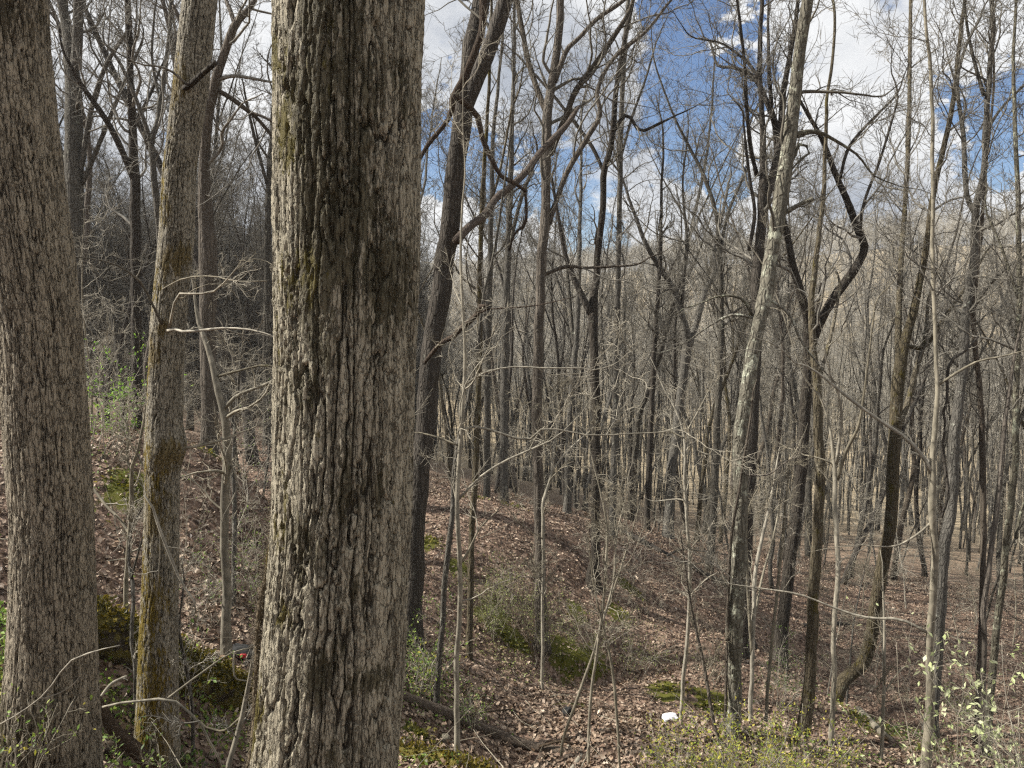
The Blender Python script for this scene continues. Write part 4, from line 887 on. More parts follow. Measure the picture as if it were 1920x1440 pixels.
# ------------------------------------------------------------------ fallen wood
def log_thing(name, label, pts, d0, dd, m, sides=18, sink=0.25, seed=1, rough=0.15, cat='log', extra=(), lie=True, fuzz=0):
    """log lying on the ground: follows the traced line, bumpy sides, closed ends"""
    g = np.random.default_rng(seed)
    P, r = limb_from(pts, d0, dd, g)
    if lie:
        Q = [hit(x, y + w * 0.40) for x, y, w in pts]; r = [w / 2 * q[1] / FPX for q, (x, y, w) in zip(Q, pts)]
        P = np.array(Q) + np.array([0, 0, 0.72])[None] * np.array(r)[:, None]
        ys = P[:, 1]; fit = np.polyfit(np.arange(len(ys)), ys, 2); ys2 = np.polyval(fit, np.arange(len(ys)))   # a log is stiff: even out small bumps
        P = P * (ys2 / ys)[:, None]; r = np.array(r) * ys2 / ys
    P, r = resample(P, max(14, int(plen(P) / 0.07)), r)
    zg = ground_z(P[:, :2]); low = P[:, 2] - r
    org = P[0].copy(); n = len(P)
    Tn = nrm(np.gradient(P, axis=0)); A = nrm(np.cross(Tn, [0, 0, 1.0])); B = np.cross(A, Tn)
    th = np.arange(sides) * 2 * math.pi / sides
    s = np.arange(n)[:, None] * 0.35
    bump = 1 + rough * (fbm(np.cos(th)[None] * 1.6 + seed, np.sin(th)[None] * 1.6, s, 4) - 0.5) * 2
    V = P[:, None] + (r[:, None] * bump)[:, :, None] * (A[:, None] * np.cos(th)[None, :, None] + B[:, None] * np.sin(th)[None, :, None])
    i = np.arange(n - 1)[:, None] * sides; j = np.arange(sides)[None]; k = (np.arange(sides) + 1) % sides; k = k[None]
    F = np.stack([i + j, i + k, i + sides + k, i + sides + j], -1).reshape(-1, 4)
    V = V.reshape(-1, 3); c0 = len(V)
    V = np.concatenate([V, [P[0], P[-1]]]) - org
    jj = np.arange(sides); kk = (jj + 1) % sides
    E = np.concatenate([np.stack([np.full(sides, c0), kk, jj], -1), np.stack([np.full(sides, c0 + 1), jj + (n - 1) * sides, kk + (n - 1) * sides], -1)])
    root = empty(name, tuple(org)); link('trunk' if cat == 'log' else 'stem', make_mesh(name, V, [F, E], m), root)
    if fuzz:
        vi = g.integers(0, n * sides, fuzz * 3); up = B[vi // sides, 2] * np.sin(th[vi % sides]) + A[vi // sides, 2] * np.cos(th[vi % sides])
        nz = fbm(V[vi, 0] * 4, V[vi, 1] * 4, V[vi, 2] * 4, 3); vi = vi[(up + (nz - 0.5) * 2.2 > 0.12)][:fuzz]; q = len(vi)
        No = A[vi // sides] * np.cos(th[vi % sides])[:, None] + B[vi // sides] * np.sin(th[vi % sides])[:, None]
        Pm = V[vi] + g.normal(size=(q, 3)) * 0.035; Pm -= No * 0.004
        C = np.array([(0.15, 0.12, 0.018), (0.10, 0.09, 0.015), (0.06, 0.055, 0.012), (0.22, 0.17, 0.022)])[g.integers(0, 4, q)] * g.uniform(0.8, 1.2, (q, 1)); Lm = g.uniform(0.02, 0.05, q)
        tag(link('moss', leaf_mesh('moss', Pm, nrm(No + g.normal(size=(q, 3)) * 0.8), nrm(g.normal(size=(q, 3)) + No), Lm, Lm * 0.7, g.uniform(0, 0.4, q), C, M_LEAF, 4), root), kind='stuff')
    for (pp, a, b) in extra:
        PL, RL = limb_from(pp, a, b, g); lo = Tubes(); lo.add(PL, RL, 7); link('branch', lo.mesh('branch', m, org), root)
    return tag(root, label, cat)
log_thing('fallen_log', 'massive mossy log lying behind the mossy slim trunk', [(120, 1150, 92), (190, 1180, 90), (250, 1212, 86), (330, 1250, 76), (390, 1275, 68), (440, 1295, 62), (500, 1315, 56)], 7.3, -0.5, M_LOG, 30, seed=2, rough=0.3, fuzz=6500)
log_thing('fallen_log', 'curved dark rotten limb arching down beside the stout left trunk', [(150, 1280, 22), (182, 1318, 24), (200, 1350, 26), (222, 1378, 26), (245, 1398, 27), (265, 1418, 26), (272, 1450, 24)], 4.9, 0.1, M_ROT, 16, seed=3, rough=0.22, lie=False)
log_thing('fallen_log', 'bleached short log with mossy end at the foot of the mossy slim trunk', [(190, 1405, 32), (215, 1403, 33), (255, 1412, 32), (300, 1418, 30), (345, 1428, 26)], 5.2, 0.0, M_ROT, 16, seed=4, rough=0.15)
log_thing('fallen_branch', 'dark fallen branch lying across the leaves right of the huge trunk', [(735, 1295, 18), (790, 1318, 21), (850, 1340, 23), (900, 1362, 22), (950, 1382, 20), (1000, 1398, 18), (1060, 1408, 16), (1130, 1412, 14), (1225, 1412, 13)], 9.0, -0.1, M_ROT, 12, seed=5, cat='branch',
          extra=[([(860, 1345, 6), (905, 1335, 5), (960, 1330, 3)], 8.9, 0.1), ([(1010, 1400, 6), (1050, 1390, 5), (1080, 1396, 4)], 8.8, 0.0)])
log_thing('bent_stick', 'pale bent stick beside the dark fallen branch', [(1055, 1400, 6), (1075, 1400, 9), (1090, 1412, 11), (1085, 1424, 12), (1074, 1440, 12), (1066, 1455, 12)], 8.4, -0.2, M_PALE, 10, seed=6, cat='stick')
log_thing('fallen_log', 'mossy short log at the bottom edge right of the huge trunk', [(730, 1408, 26), (780, 1412, 28), (830, 1424, 26), (880, 1440, 24), (920, 1455, 22)], 6.6, -0.1, M_LOG, 14, seed=7, fuzz=1200)
log_thing('fallen_log', 'toppled dead trunk sloping down the far right of the leafy spur', [(1155, 990, 9), (1200, 1012, 10), (1250, 1040, 11), (1300, 1066, 12), (1350, 1090, 12), (1385, 1105, 11)], 19.5, -1.5, M_DARK, 10, seed=8,
          extra=[([(1250, 1042, 5), (1280, 1030, 4), (1330, 1035, 2)], 19.0, 0.5)])
log_thing('fallen_log', 'slanting mossy pole propped behind the mossy slim trunk', [(335, 1130, 13), (352, 1112, 13), (380, 1080, 12), (400, 1050, 11), (412, 1035, 9)], 9.2, 0.4, M_LOG, 10, seed=9, lie=False)
log_thing('fallen_log', 'narrow fallen log among the trunks right of the moss-stained trunk', [(1610, 1330, 14), (1630, 1350, 14), (1650, 1370, 13), (1670, 1388, 12)], 12.6, -0.4, M_PALE, 10, seed=10)
log_thing('fallen_log', 'black charred-looking log lying in the hollow behind the moss-stained trunk', [(1505, 1172, 8), (1535, 1172, 9), (1570, 1168, 8), (1600, 1172, 7)], 19.0, 0.3, M_DARK, 10, seed=11)
stem_thing('dead_branch', 'pale dead branch forking in front of the mossy slim trunk, low left', 'branch',
   [(4.75, 0.1, [(192, 1326, 5), (220, 1319, 5), (255, 1315, 5), (295, 1311, 5.5), (316, 1309, 6), (330, 1316, 5.5), (350, 1332, 5), (375, 1355, 5), (390, 1385, 4), (405, 1410, 4), (418, 1445, 3)]),
    (4.78, 0.2, [(315, 1309, 4.5), (340, 1290, 4.5), (380, 1260, 3.5), (420, 1232, 3), (445, 1220, 2.5), (475, 1214, 2)]),
    (4.8, 0.1, [(440, 1222, 3), (438, 1245, 3), (442, 1272, 3), (462, 1276, 2)])], M_PALE, 7, seed=7)
stem_thing('white_stick', 'short whitish stick propped on the leaves beside the stout left trunk', 'stick', [(5.2, 0.1, [(188, 1308, 5), (200, 1292, 6), (212, 1280, 6), (228, 1272, 6), (238, 1268, 5)]), (5.25, 0.0, [(232, 1272, 3), (240, 1276, 2)])], M_PALE, 7, seed=8)
stem_thing('dead_branch', 'bone-pale hanging branch crossing the mossy slim trunk', 'branch', [(5.25, 0.1, [(270, 928, 3), (284, 945, 4), (292, 970, 5), (302, 1000, 5), (318, 1040, 5), (330, 1070, 5), (345, 1100, 4), (362, 1122, 4), (368, 1150, 3)]), (5.27, 0.1, [(296, 978, 3), (300, 1010, 2), (297, 1090, 2)])], M_PALE, 6, tw=M_TWIGP, tdens=3, seed=9)
stem_thing('dead_branch', 'thin pale stem drooping in front of the stout left trunk foot', 'branch', [(3.7, 0.0, [(0, 1358, 3), (40, 1335, 3), (85, 1300, 3), (110, 1265, 3), (134, 1238, 3), (165, 1225, 3), (200, 1215, 2), (225, 1210, 2)]), (3.7, 0.0, [(80, 1310, 2), (110, 1300, 2), (135, 1285, 2), (150, 1268, 1.5)])], M_PALE, 6, seed=10)
stem_thing('dead_branch', 'crooked pale branch on the slope left of the mossy slim trunk', 'branch', [(8.0, -0.5, [(168, 906, 4), (185, 930, 5), (205, 955, 5), (222, 970, 5), (240, 998, 5), (245, 1010, 4)]), (7.6, 0.2, [(215, 965, 3), (240, 985, 3), (262, 970, 2)])], M_PALE, 6, tw=M_TWIGP, tdens=4, seed=12)

# ------------------------------------------------------------------ litter left by people
def scrap_mats():
    def white(N, m): finish(N, c4((0.78, 0.79, 0.80)), 0.45, N.noise(N.n('ShaderNodeTexCoord').outputs['Object'], 30.0, 4.0).outputs['Fac'], 0.4, 0.01, 0.4)
    def black(N, m): finish(N, N.mix(N.noise(N.n('ShaderNodeTexCoord').outputs['Object'], 12.0, 4.0).outputs['Fac'], c4((0.018, 0.018, 0.018)), c4((0.055, 0.055, 0.054))), 0.85, None, spec=0.08)
    def red(N, m): finish(N, c4((0.62, 0.06, 0.07)), 0.5)
    return mat('white_foam', white), mat('black_plastic', black), mat('red_plastic', red)
M_WHITE, M_BLACK, M_RED = scrap_mats()
def lump(seed, sx, sy, sz, n=20, dent=0.3):
    """crumpled closed sheet-like body"""
    th = np.linspace(0, math.pi, n); ph = np.arange(2 * n) * math.pi / n
    TH, PH = np.meshgrid(th, ph, indexing='ij')
    def sq(v, e): return np.sign(v) * np.abs(v) ** e
    x = sq(np.sin(TH), 0.6) * sq(np.cos(PH), 0.5); y = sq(np.sin(TH), 0.6) * sq(np.sin(PH), 0.5); z = sq(np.cos(TH), 0.6)
    f = 1 + dent * (fbm(x * 2.2 + seed, y * 2.2, z * 2.2, 4) - 0.5) * 2
    V = np.stack([x * f * sx, y * f * sy, z * f * sz], -1).reshape(-1, 3)
    i = np.arange(n - 1)[:, None] * 2 * n; j = np.arange(2 * n)[None]; k = (np.arange(2 * n) + 1) % (2 * n); k = k[None]
    return V, np.stack([i + j, i + 2 * n + j, i + 2 * n + k, i + k], -1).reshape(-1, 4)
def scrap(name, label, cat, px, py, d, size, m, seed, rz):
    p = hit(px, py + 8); V, F = lump(seed, *size)
    o = link(name, make_mesh(name, V, F, m)); z = gz(p[0], p[1])
    o.location = (p[0], p[1], z + size[2] * 0.7); o.rotation_euler = (0.25, 0.1, rz)
    return tag(o, label, cat)
scrap('plastic_scrap', 'crumpled white plastic scrap lying on the brown leaves', 'litter', 1257, 1345, 10.1, (0.10, 0.07, 0.055), M_WHITE, 3, 0.3)
scrap('rubber_scrap', 'small blackish scrap half sunk in the leaves near the slanting sapling', 'litter', 1063, 1336, 10.4, (0.07, 0.05, 0.06), M_BLACK, 7, 0.9)
bag = scrap('dark_bag', 'dark bag with a red patch lying left of the huge trunk foot', 'litter', 455, 1228, 7.6, (0.13, 0.10, 0.07), M_BLACK, 9, 0.2)
V, F = lump(4, 0.035, 0.012, 0.025, 10); rp = link('patch', make_mesh('patch', V, F, M_RED), bag); rp.location = (0.02, -0.10, 0.04)
scrap('pale_rock', 'small pale stone beside the mossy short log', 'rock', 835, 1384, 7.3, (0.05, 0.05, 0.04), M_PALE, 12, 0.4)

# ------------------------------------------------------------------ shrubs with fresh leaves
def leaves_on(P, n, g, size, pal, out, up=0.3, shape=4, t0=0.3, spread=0.02):
    k, m, _ = P.shape
    i = g.integers(0, k, n); t = g.uniform(t0, 1, n) * (m - 1); j = np.minimum(t.astype(int), m - 2); f = (t - j)[:, None]
    B = P[i, j] * (1 - f) + P[i, j + 1] * f + g.normal(size=(n, 3)) * spread
    D = nrm(g.normal(size=(n, 3)) + nrm(P[i, j + 1] - P[i, j]) * 0.9 + np.array([0, 0, up]))
    Nn = nrm(g.normal(size=(n, 3)) * 0.6 + np.array([0, 0, 1.0]))
    L = g.uniform(0.6, 1.25, n) * size; c = np.array(pal)[g.integers(0, len(pal), n)] * g.uniform(0.8, 1.2, (n, 1))
    return leaf_mesh('leaves', B - out, D, Nn, L, L * g.uniform(0.4, 0.6, n), g.uniform(0.05, 0.3, n), c, M_LEAF, shape)
G_YEL = [(0.42, 0.42, 0.06), (0.33, 0.38, 0.06), (0.48, 0.42, 0.08), (0.24, 0.32, 0.05)]
G_PALE = [(0.38, 0.46, 0.20), (0.46, 0.52, 0.28), (0.30, 0.40, 0.15)]
G_MID = [(0.16, 0.26, 0.05), (0.22, 0.32, 0.06), (0.12, 0.20, 0.04), (0.28, 0.36, 0.08)]
G_HAZY = [(0.30, 0.33, 0.11), (0.24, 0.29, 0.09), (0.36, 0.37, 0.15), (0.20, 0.24, 0.08)]
G_DARK = [(0.07, 0.12, 0.03), (0.10, 0.16, 0.04), (0.15, 0.20, 0.05)]
def shrub(label, px, py, d, h, spread, nst, nleaf, lsize, pal, seed, mst=None, lean=(0, 0), thick=1.0, name='shrub', cat='shrub', n2=7, n3=4, r0=0.006):
    g = np.random.default_rng(seed); b = hit(px, py) if py < 1440 else at(px, py, d); b[2] = gz(b[0], b[1]) - 0.03
    root = empty(name, tuple(b))
    S = b + np.concatenate([g.normal(size=(nst, 2)) * spread * 0.12, np.zeros((nst, 1))], 1)
    S[:, 2] = ground_z(S[:, :2]) - 0.02
    a = g.uniform(0, 2 * math.pi, nst); tilt = g.uniform(0.05, 0.9, nst) * spread / max(h, 0.2)
    D = np.stack([np.cos(a) * tilt + lean[0], np.sin(a) * tilt + lean[1], np.ones(nst)], 1)
    P1, R1 = grow(S, D, g.uniform(0.6, 1.1, nst) * h, np.full(nst, r0 * thick), 10, 0.10, -0.015, g, 0.0018 * thick)
    st = Tubes(); st.add(P1, R1, 5); link('stems', st.mesh('stems', mst or M_TWIGP, b), root)
    S, D, pr, t, i = spawn(P1, R1, n2, 0.2, 1.0, 0.5, 1.2, g)
    P2, R2 = grow(S, D, g.uniform(0.15, 0.4, len(S)) * h, np.full(len(S), 0.0022 * thick), 6, 0.2, 0.0, g, 0.0013 * thick)
    S, D, pr, t, i = spawn(P2, R2, n3, 0.2, 1.0, 0.5, 1.2, g)
    P3, R3 = grow(S, D, g.uniform(0.05, 0.16, len(S)) * h, np.full(len(S), 0.0014 * thick), 4, 0.2, 0.0, g, 0.001 * thick)
    tw = Tubes(); tw.add(P2, R2, 3); tw.add(P3, R3, 3); tag(link('twigs', tw.mesh('twigs', mst or M_TWIGP, b), root), kind='stuff')
    if nleaf:
        Pa = np.concatenate([P3, P2[:, [0, 2, 3, 5]]]) if nst * n2 else P3
        tag(link('foliage', leaves_on(Pa, nleaf, g, lsize, pal, b), root), kind='stuff')
    return tag(root, label, cat)
shrub('hazy pale-green shrub around the foot of the shaggy-barked tree', 1010, 1215, 13.6, 1.5, 1.2, 18, 1500, 0.032, G_HAZY, 50)
shrub('loose light-green shrub on the mossy bank left of the shaggy-barked tree', 930, 1190, 13.2, 1.3, 1.3, 18, 1400, 0.032, G_HAZY, 51)
shrub('grey-green shrub with few leaves in the gully right of the shaggy-barked tree', 1120, 1245, 13.0, 1.1, 1.2, 14, 800, 0.03, G_HAZY, 52)
shrub('feathery pale shrub overhanging the gully behind the white scrap', 1200, 1265, 12.8, 1.0, 1.2, 14, 800, 0.03, G_HAZY, 53)
shrub('bright green leafy shrub tucked against the right side of the huge trunk', 790, 1310, 7.6, 0.8, 0.5, 8, 260, 0.04, G_MID + G_YEL, 54)
shrub('dark green bush behind the bright green shrub by the huge trunk', 800, 1275, 9.6, 0.8, 0.7, 9, 450, 0.04, G_DARK + G_MID, 55)
shrub('yellow-green leafing bush at the bottom edge under the lichen-spotted trunk', 1400, 1460, 7.6, 0.85, 1.1, 24, 1700, 0.036, G_YEL, 56, n2=9)
shrub('yellow-green bush at the bottom edge right of the dark fallen branch', 1260, 1470, 7.4, 0.6, 0.8, 16, 950, 0.034, G_YEL, 57, n2=8)
shrub('sparse yellow-leaved bush under the moss-stained trunk', 1530, 1470, 7.8, 0.8, 0.9, 14, 800, 0.034, G_YEL, 58, n2=8)
shrub('tall shrub with large pale-green spring leaves at the lower right corner', 1900, 1520, 5.0, 1.8, 1.1, 12, 800, 0.045, [(0.50, 0.55, 0.30), (0.56, 0.58, 0.36), (0.42, 0.48, 0.22)], 59, lean=(-0.12, 0.0), n2=8)
shrub('willowy stem with pale-green leaves crossing the straight slim grey-tan tree', 1790, 1500, 5.6, 1.5, 0.9, 6, 260, 0.045, [(0.50, 0.55, 0.30), (0.42, 0.48, 0.22)], 60, lean=(0.05, 0))
shrub('vivid green shrub glowing in shade between the stout left and mossy slim trunks', 190, 850, 14.5, 1.4, 1.0, 12, 900, 0.05, [(0.20, 0.36, 0.05), (0.28, 0.42, 0.06), (0.14, 0.26, 0.04)], 61)
shrub('dark green brush in the hollow left of the moss-stained trunk', 1470, 1330, 12.8, 1.2, 0.9, 14, 700, 0.035, G_DARK, 62)
shrub('dull green brush behind the huge trunk on its left side', 470, 1150, 8.6, 1.2, 0.7, 12, 380, 0.03, G_MID + G_DARK, 63)
shrub('small leafy sprout before the foot of the stout left trunk', 60, 1440, 3.75, 0.5, 0.35, 7, 90, 0.03, G_MID + G_YEL, 64, n2=4, n3=3, r0=0.003)
shrub('green-leaved sprout climbing in front of the mossy log', 352, 1340, 5.4, 0.75, 0.2, 3, 60, 0.045, G_MID, 65, n2=4, n3=2, r0=0.004)
shrub('ferny green sprig before the foot of the mossy slim trunk', 285, 1440, 4.6, 0.55, 0.4, 4, 60, 0.035, G_DARK + G_MID, 66, n2=5, n3=3, r0=0.003)
shrub('small green bush by the dark fallen branch', 885, 1375, 8.5, 0.5, 0.35, 7, 260, 0.03, G_DARK + G_MID, 67)
shrub('wispy leafless brush along the gully edge', 1330, 1290, 12.9, 0.9, 1.0, 14, 60, 0.03, G_MID, 68)
shrub('tangle of bare wiry stems above the gully, right of the black-barked tree', 1200, 1150, 15.5, 1.4, 1.2, 8, 0, 0.03, G_MID, 69)
shrub('low green brush in the right-hand hollow near the reddish slanting tree', 1800, 1360, 12.0, 0.7, 0.9, 12, 420, 0.035, G_MID + G_DARK, 70)
shrub('thorny bare tangle on the left slope behind the mossy log', 330, 1110, 9.0, 1.2, 0.9, 7, 20, 0.03, G_MID, 71)
shrub('bare bramble tangle left of the smooth beige young tree', 390, 1180, 8.0, 1.0, 0.8, 7, 40, 0.03, G_MID, 72)
shrub('wiry leafless thicket right of the smooth beige young tree', 470, 960, 11.5, 1.4, 1.0, 7, 60, 0.03, G_MID, 73)

def ground_cover():
    g = np.random.default_rng(77); Ps, Cs = [], []
    for px, py, d, r, n, pal in [(0, 1230, 6.6, 0.5, 900, G_MID), (5, 1300, 5.6, 0.4, 700, G_MID + G_YEL), (20, 1180, 7.4, 0.4, 400, G_MID), (225, 1345, 5.2, 0.28, 350, G_MID), (205, 1425, 4.8, 0.25, 120, G_MID), (400, 1350, 6.0, 0.35, 420, G_MID + G_YEL),
                                 (350, 1435, 5.2, 0.22, 140, G_DARK + G_MID), (430, 1400, 5.2, 0.3, 160, G_MID), (770, 1300, 8.4, 0.5, 420, G_MID), (820, 1270, 9.8, 0.6, 420, G_DARK + G_MID), (950, 1240, 12.6, 0.8, 400, G_HAZY),
                                 (900, 1130, 15, 1.1, 400, G_HAZY), (1400, 1420, 8.8, 0.8, 500, G_YEL), (1560, 1420, 9.6, 0.9, 400, G_MID), (1700, 1380, 11, 1.0, 500, G_MID + G_DARK), (780, 1430, 6.9, 0.4, 200, G_MID), (490, 1090, 9.5, 0.6, 300, G_MID), (180, 860, 14.5, 0.9, 300, G_MID)]:
        p = hit(px, py)[:2]; xy = p + g.normal(size=(n, 2)) * r * 0.6
        Ps.append(np.concatenate([xy, (ground_z(xy) + g.uniform(0.01, 0.10, n))[:, None]], 1)); Cs.append(np.array(pal)[g.integers(0, len(pal), n)] * g.uniform(0.7, 1.2, (n, 1)))
    P = np.concatenate(Ps); C = np.concatenate(Cs); n = len(P)
    D = nrm(g.normal(size=(n, 3)) + [0, 0, 0.4]); Nn = nrm(g.normal(size=(n, 3)) * 0.5 + [0, 0, 1])
    L = g.uniform(0.025, 0.05, n)
    o = link('ground_cover', leaf_mesh('ground_cover', P, D, Nn, L, L * 0.6, g.uniform(0, 0.3, n), C, M_LEAF, 4))
    tag(o, 'low green spring plants dotted over the leaf litter', 'plants', kind='stuff')
ground_cover()
def moss():
    g = np.random.default_rng(79); Ps = []
    for px, py, d, r in MOSSY:
        n = int(420 * min(r, 0.9)); q = at(px, py, d)[:2] + g.normal(size=(n, 2)) * r * 0.45
        k = fbm(q[:, 0] * 3, q[:, 1] * 3, q[:, 0] * 0, 3) > 0.47; q = q[k]
        Ps.append(np.concatenate([q, (ground_z(q) + 0.02 * g.random(len(q)))[:, None]], 1))
    P = np.concatenate(Ps); n = len(P); L = g.uniform(0.04, 0.09, n)
    D = nrm(g.normal(size=(n, 3)) * [1, 1, 0.4] + [0, 0, 0.35]); Nn = nrm(g.normal(size=(n, 3)) * 0.4 + [0, 0, 1])
    C = np.array([(0.16, 0.15, 0.02), (0.11, 0.115, 0.018), (0.075, 0.085, 0.015), (0.22, 0.19, 0.03)])[g.integers(0, 4, n)] * g.uniform(0.8, 1.2, (n, 1))
    tag(link('moss', leaf_mesh('moss', P, D, Nn, L, L * 0.7, g.uniform(0.1, 0.4, n), C, M_LEAF, 4)), 'tufts of olive moss on the leaf-strewn slope', 'moss', kind='stuff')
moss()
def ground_sticks():
    g = np.random.default_rng(78); n = 700
    a = g.uniform(-0.64, 0.64, n); r = 4.5 + 24 * g.random(n)
    xy = np.stack([r * np.sin(a), r * np.cos(a)], 1); S = np.concatenate([xy, (ground_z(xy) + 0.015)[:, None]], 1)
    th = g.uniform(0, 2 * math.pi, n); D = np.stack([np.cos(th), np.sin(th), g.uniform(-0.1, 0.3, n)], 1)
    P, Rr = grow(S, D, g.uniform(0.2, 1.1, n), g.uniform(0.003, 0.010, n), 5, 0.12, 0.0, g)
    z = ground_z(P.reshape(-1, 3)[:, :2]).reshape(n, 5); P[:, :, 2] = np.maximum(P[:, :, 2], z + 0.012)
    tb = Tubes(); tb.add(P, Rr, 4); tag(link('fallen_twigs', tb.mesh('fallen_twigs', M_TWIGP)), 'small fallen twigs scattered through the leaf litter', 'twigs', kind='stuff')
ground_sticks()

# ------------------------------------------------------------------ the crowd of trees further back
def proto_tree(seed, h, r, m, tw, fork, dens, thick):
    g = np.random.default_rng(seed)
    P, Rr = grow(np.zeros((1, 3)), np.array([[g.normal() * 0.04, g.normal() * 0.04, 1.0]]), np.array([h]), np.array([r]), 26, 0.085, 0.045, g, 0.01, 0.14)
    P, Rr = P[0], Rr[0]; Rr[0] *= 1.35
    tb = Tubes(); tb.add(P, Rr, 8); mains = [(P, Rr, 0.42)]
    for f in range(fork):
        t = int(g.integers(9, 17)); a = g.uniform(0, 2 * math.pi); tl = g.uniform(0.25, 0.7)
        D = np.array([[math.cos(a) * tl, math.sin(a) * tl, 1.0]])
        PL, RL = grow(P[t][None], D, np.array([(h - P[t, 2]) * g.uniform(0.6, 0.95)]), np.array([Rr[t] * g.uniform(0.5, 0.75)]), 16, 0.07, 0.03, g, 0.006, 0.15)
        tb.add(PL, RL, 7); mains.append((PL[0], RL[0], 0.2))
    c = crown_tubes(mains, g, dens, (1.2, 3.6), 8, 7, 0.42, 0.12, thick=thick, a1=(0.5, 1.1))
    return tb.mesh('trunk', m), c.mesh('crown', tw)
PROTO = []
for s, (h, r, m, fk) in enumerate([(19, 0.13, M_GREY, 2), (21, 0.15, M_DARK, 2), (17, 0.09, M_GREY, 2), (20, 0.13, M_BROWN, 2), (15, 0.065, M_GREY, 1), (22, 0.17, M_GREY, 3), (18, 0.11, M_DARK, 3), (14, 0.055, M_PALE, 1), (19, 0.12, M_MOSSY, 2)]):
    PROTO.append(proto_tree(300 + s, h, r, m, M_TWIG, fk, 1.9, 1.9))
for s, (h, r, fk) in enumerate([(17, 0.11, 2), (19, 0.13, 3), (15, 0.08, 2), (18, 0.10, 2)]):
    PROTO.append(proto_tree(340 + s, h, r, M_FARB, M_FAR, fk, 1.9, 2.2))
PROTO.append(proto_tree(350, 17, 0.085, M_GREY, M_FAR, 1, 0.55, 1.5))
YOUNG = []
def proto_young(seed, h, r, m, tw):
    g = np.random.default_rng(seed)
    P, Rr = grow(np.zeros((1, 3)), np.array([[g.normal() * 0.12, g.normal() * 0.12, 1.0]]), np.array([h]), np.array([r]), 20, 0.06, 0.02, g, 0.004, 0.15)
    tb = Tubes(); tb.add(P, Rr, 6)
    c = crown_tubes([(P[0], Rr[0], 0.22)], g, 6.0 if h < 6 else 4.6, (0.6, 1.9), 7, 5, 0.22, 0.03, thick=0.95, a1=(0.8, 1.4), wig=0.34)
    return tb.mesh('trunk', m), c.mesh('crown', tw)
for s, (h, r) in enumerate([(6.5, 0.035), (5.0, 0.026), (8.0, 0.045), (4.2, 0.02), (7.2, 0.04)]):
    YOUNG.append(proto_young(400 + s, h, r, M_PALE if s % 2 else M_GREY, M_TWIGP if s != 2 else M_TWIG))

def place(name, pm, x, y, s, rz, lean, label, group, cat):
    z = gz(x, y) - 0.12
    o = empty(name, (x, y, z)); o.rotation_euler = (lean[0], lean[1], rz); o.scale = (s, s, s)
    a = link('trunk', pm[0], o); b = link('crown', pm[1], o); b['kind'] = 'stuff'
    tag(o, label, cat, group); return o
LAND = [(-400, 170, 'left of the mossy slim trunk'), (170, 380, 'behind the mossy slim trunk'), (380, 640, 'left of the huge trunk'), (640, 900, 'behind the dark leaning tree'),
        (900, 1015, 'left of the shaggy-barked tree'), (1015, 1115, 'right of the shaggy-barked tree'), (1115, 1260, 'right of the black-barked tree'), (1260, 1400, 'behind the fan-armed tree'),
        (1400, 1520, 'behind the Y-shaped tree'), (1520, 1690, 'behind the hooked-foot tree'), (1690, 1800, 'behind the straight grey-tan tree'), (1800, 2400, 'at the right edge of the woods')]
def land(px): return next(w for a, b, w in LAND if a <= px < b)
TONE = ['grey', 'dark', 'slim grey', 'brown', 'thin grey', 'stout grey', 'blackish', 'thin pale', 'mossy', 'sunlit', 'tall ashy', 'small ashy', 'slim ashy', 'pole-like grey']  # the pale far-back kinds carry painted sunlight in their colour
def finish_labels(L):
    """things that still share a label are told apart from left to right, unless there are many of them"""
    by = {}
    for o, lab, px in L: by.setdefault(lab, []).append((px, o))
    for lab, v in by.items():
        v.sort(key=lambda q: q[0])
        for i, (px, o) in enumerate(v):
            o['label'] = lab
            if 1 < len(v) <= 6: o['label'] = lab + (', leftmost' if i == 0 else ', rightmost' if i == len(v) - 1 else [', second from left', ', third from left', ', fourth from left', ', fifth from left'][i - 1])
ALL = []
g = np.random.default_rng(90)
spots = [(float(at(t['pts'][0][0], t['pts'][0][1], t['d'])[0]), t['d']) for t in T]
count = 0; tries = 0
while count < 250 and tries < 9000:
    tries += 1
    px = g.uniform(-160, 2080); d = 15.0 + 75.0 * g.random() ** 1.0
    if px < 780 and d < 17: continue
    if 780 < px < 1340 and d < 25: continue
    if px >= 1340 and d < 21: continue
    if (20 < px < 130 or 545 < px < 745) and g.random() < 0.75: continue
    p = at(px, 900, d); x, y = float(p[0]), float(p[1])
    if min((x - a) ** 2 + (y - b) ** 2 for a, b in spots) < (1.0 + d * 0.018) ** 2: continue
    spots.append((x, y)); k = int(g.integers(0, 9)) if d < 60 else int(g.integers(0, 14))
    s = g.uniform(0.7, 1.0) if d > 30 else g.uniform(0.55, 0.85)
    dep = 'fairly near' if d < 30 else 'further back' if d < 48 else 'far back' if d < 68 else 'very far back'
    o = place('bare_tree', PROTO[k], x, y, s, g.uniform(0, 6.28), (g.normal() * 0.045, g.normal() * 0.045), 'x', 'background trees ' + land(px), 'tree'); count += 1
    ALL.append((o, TONE[k] + ' tree ' + dep + ', ' + land(px), px))
finish_labels(ALL)
ALL = []; count = 0; tries = 0
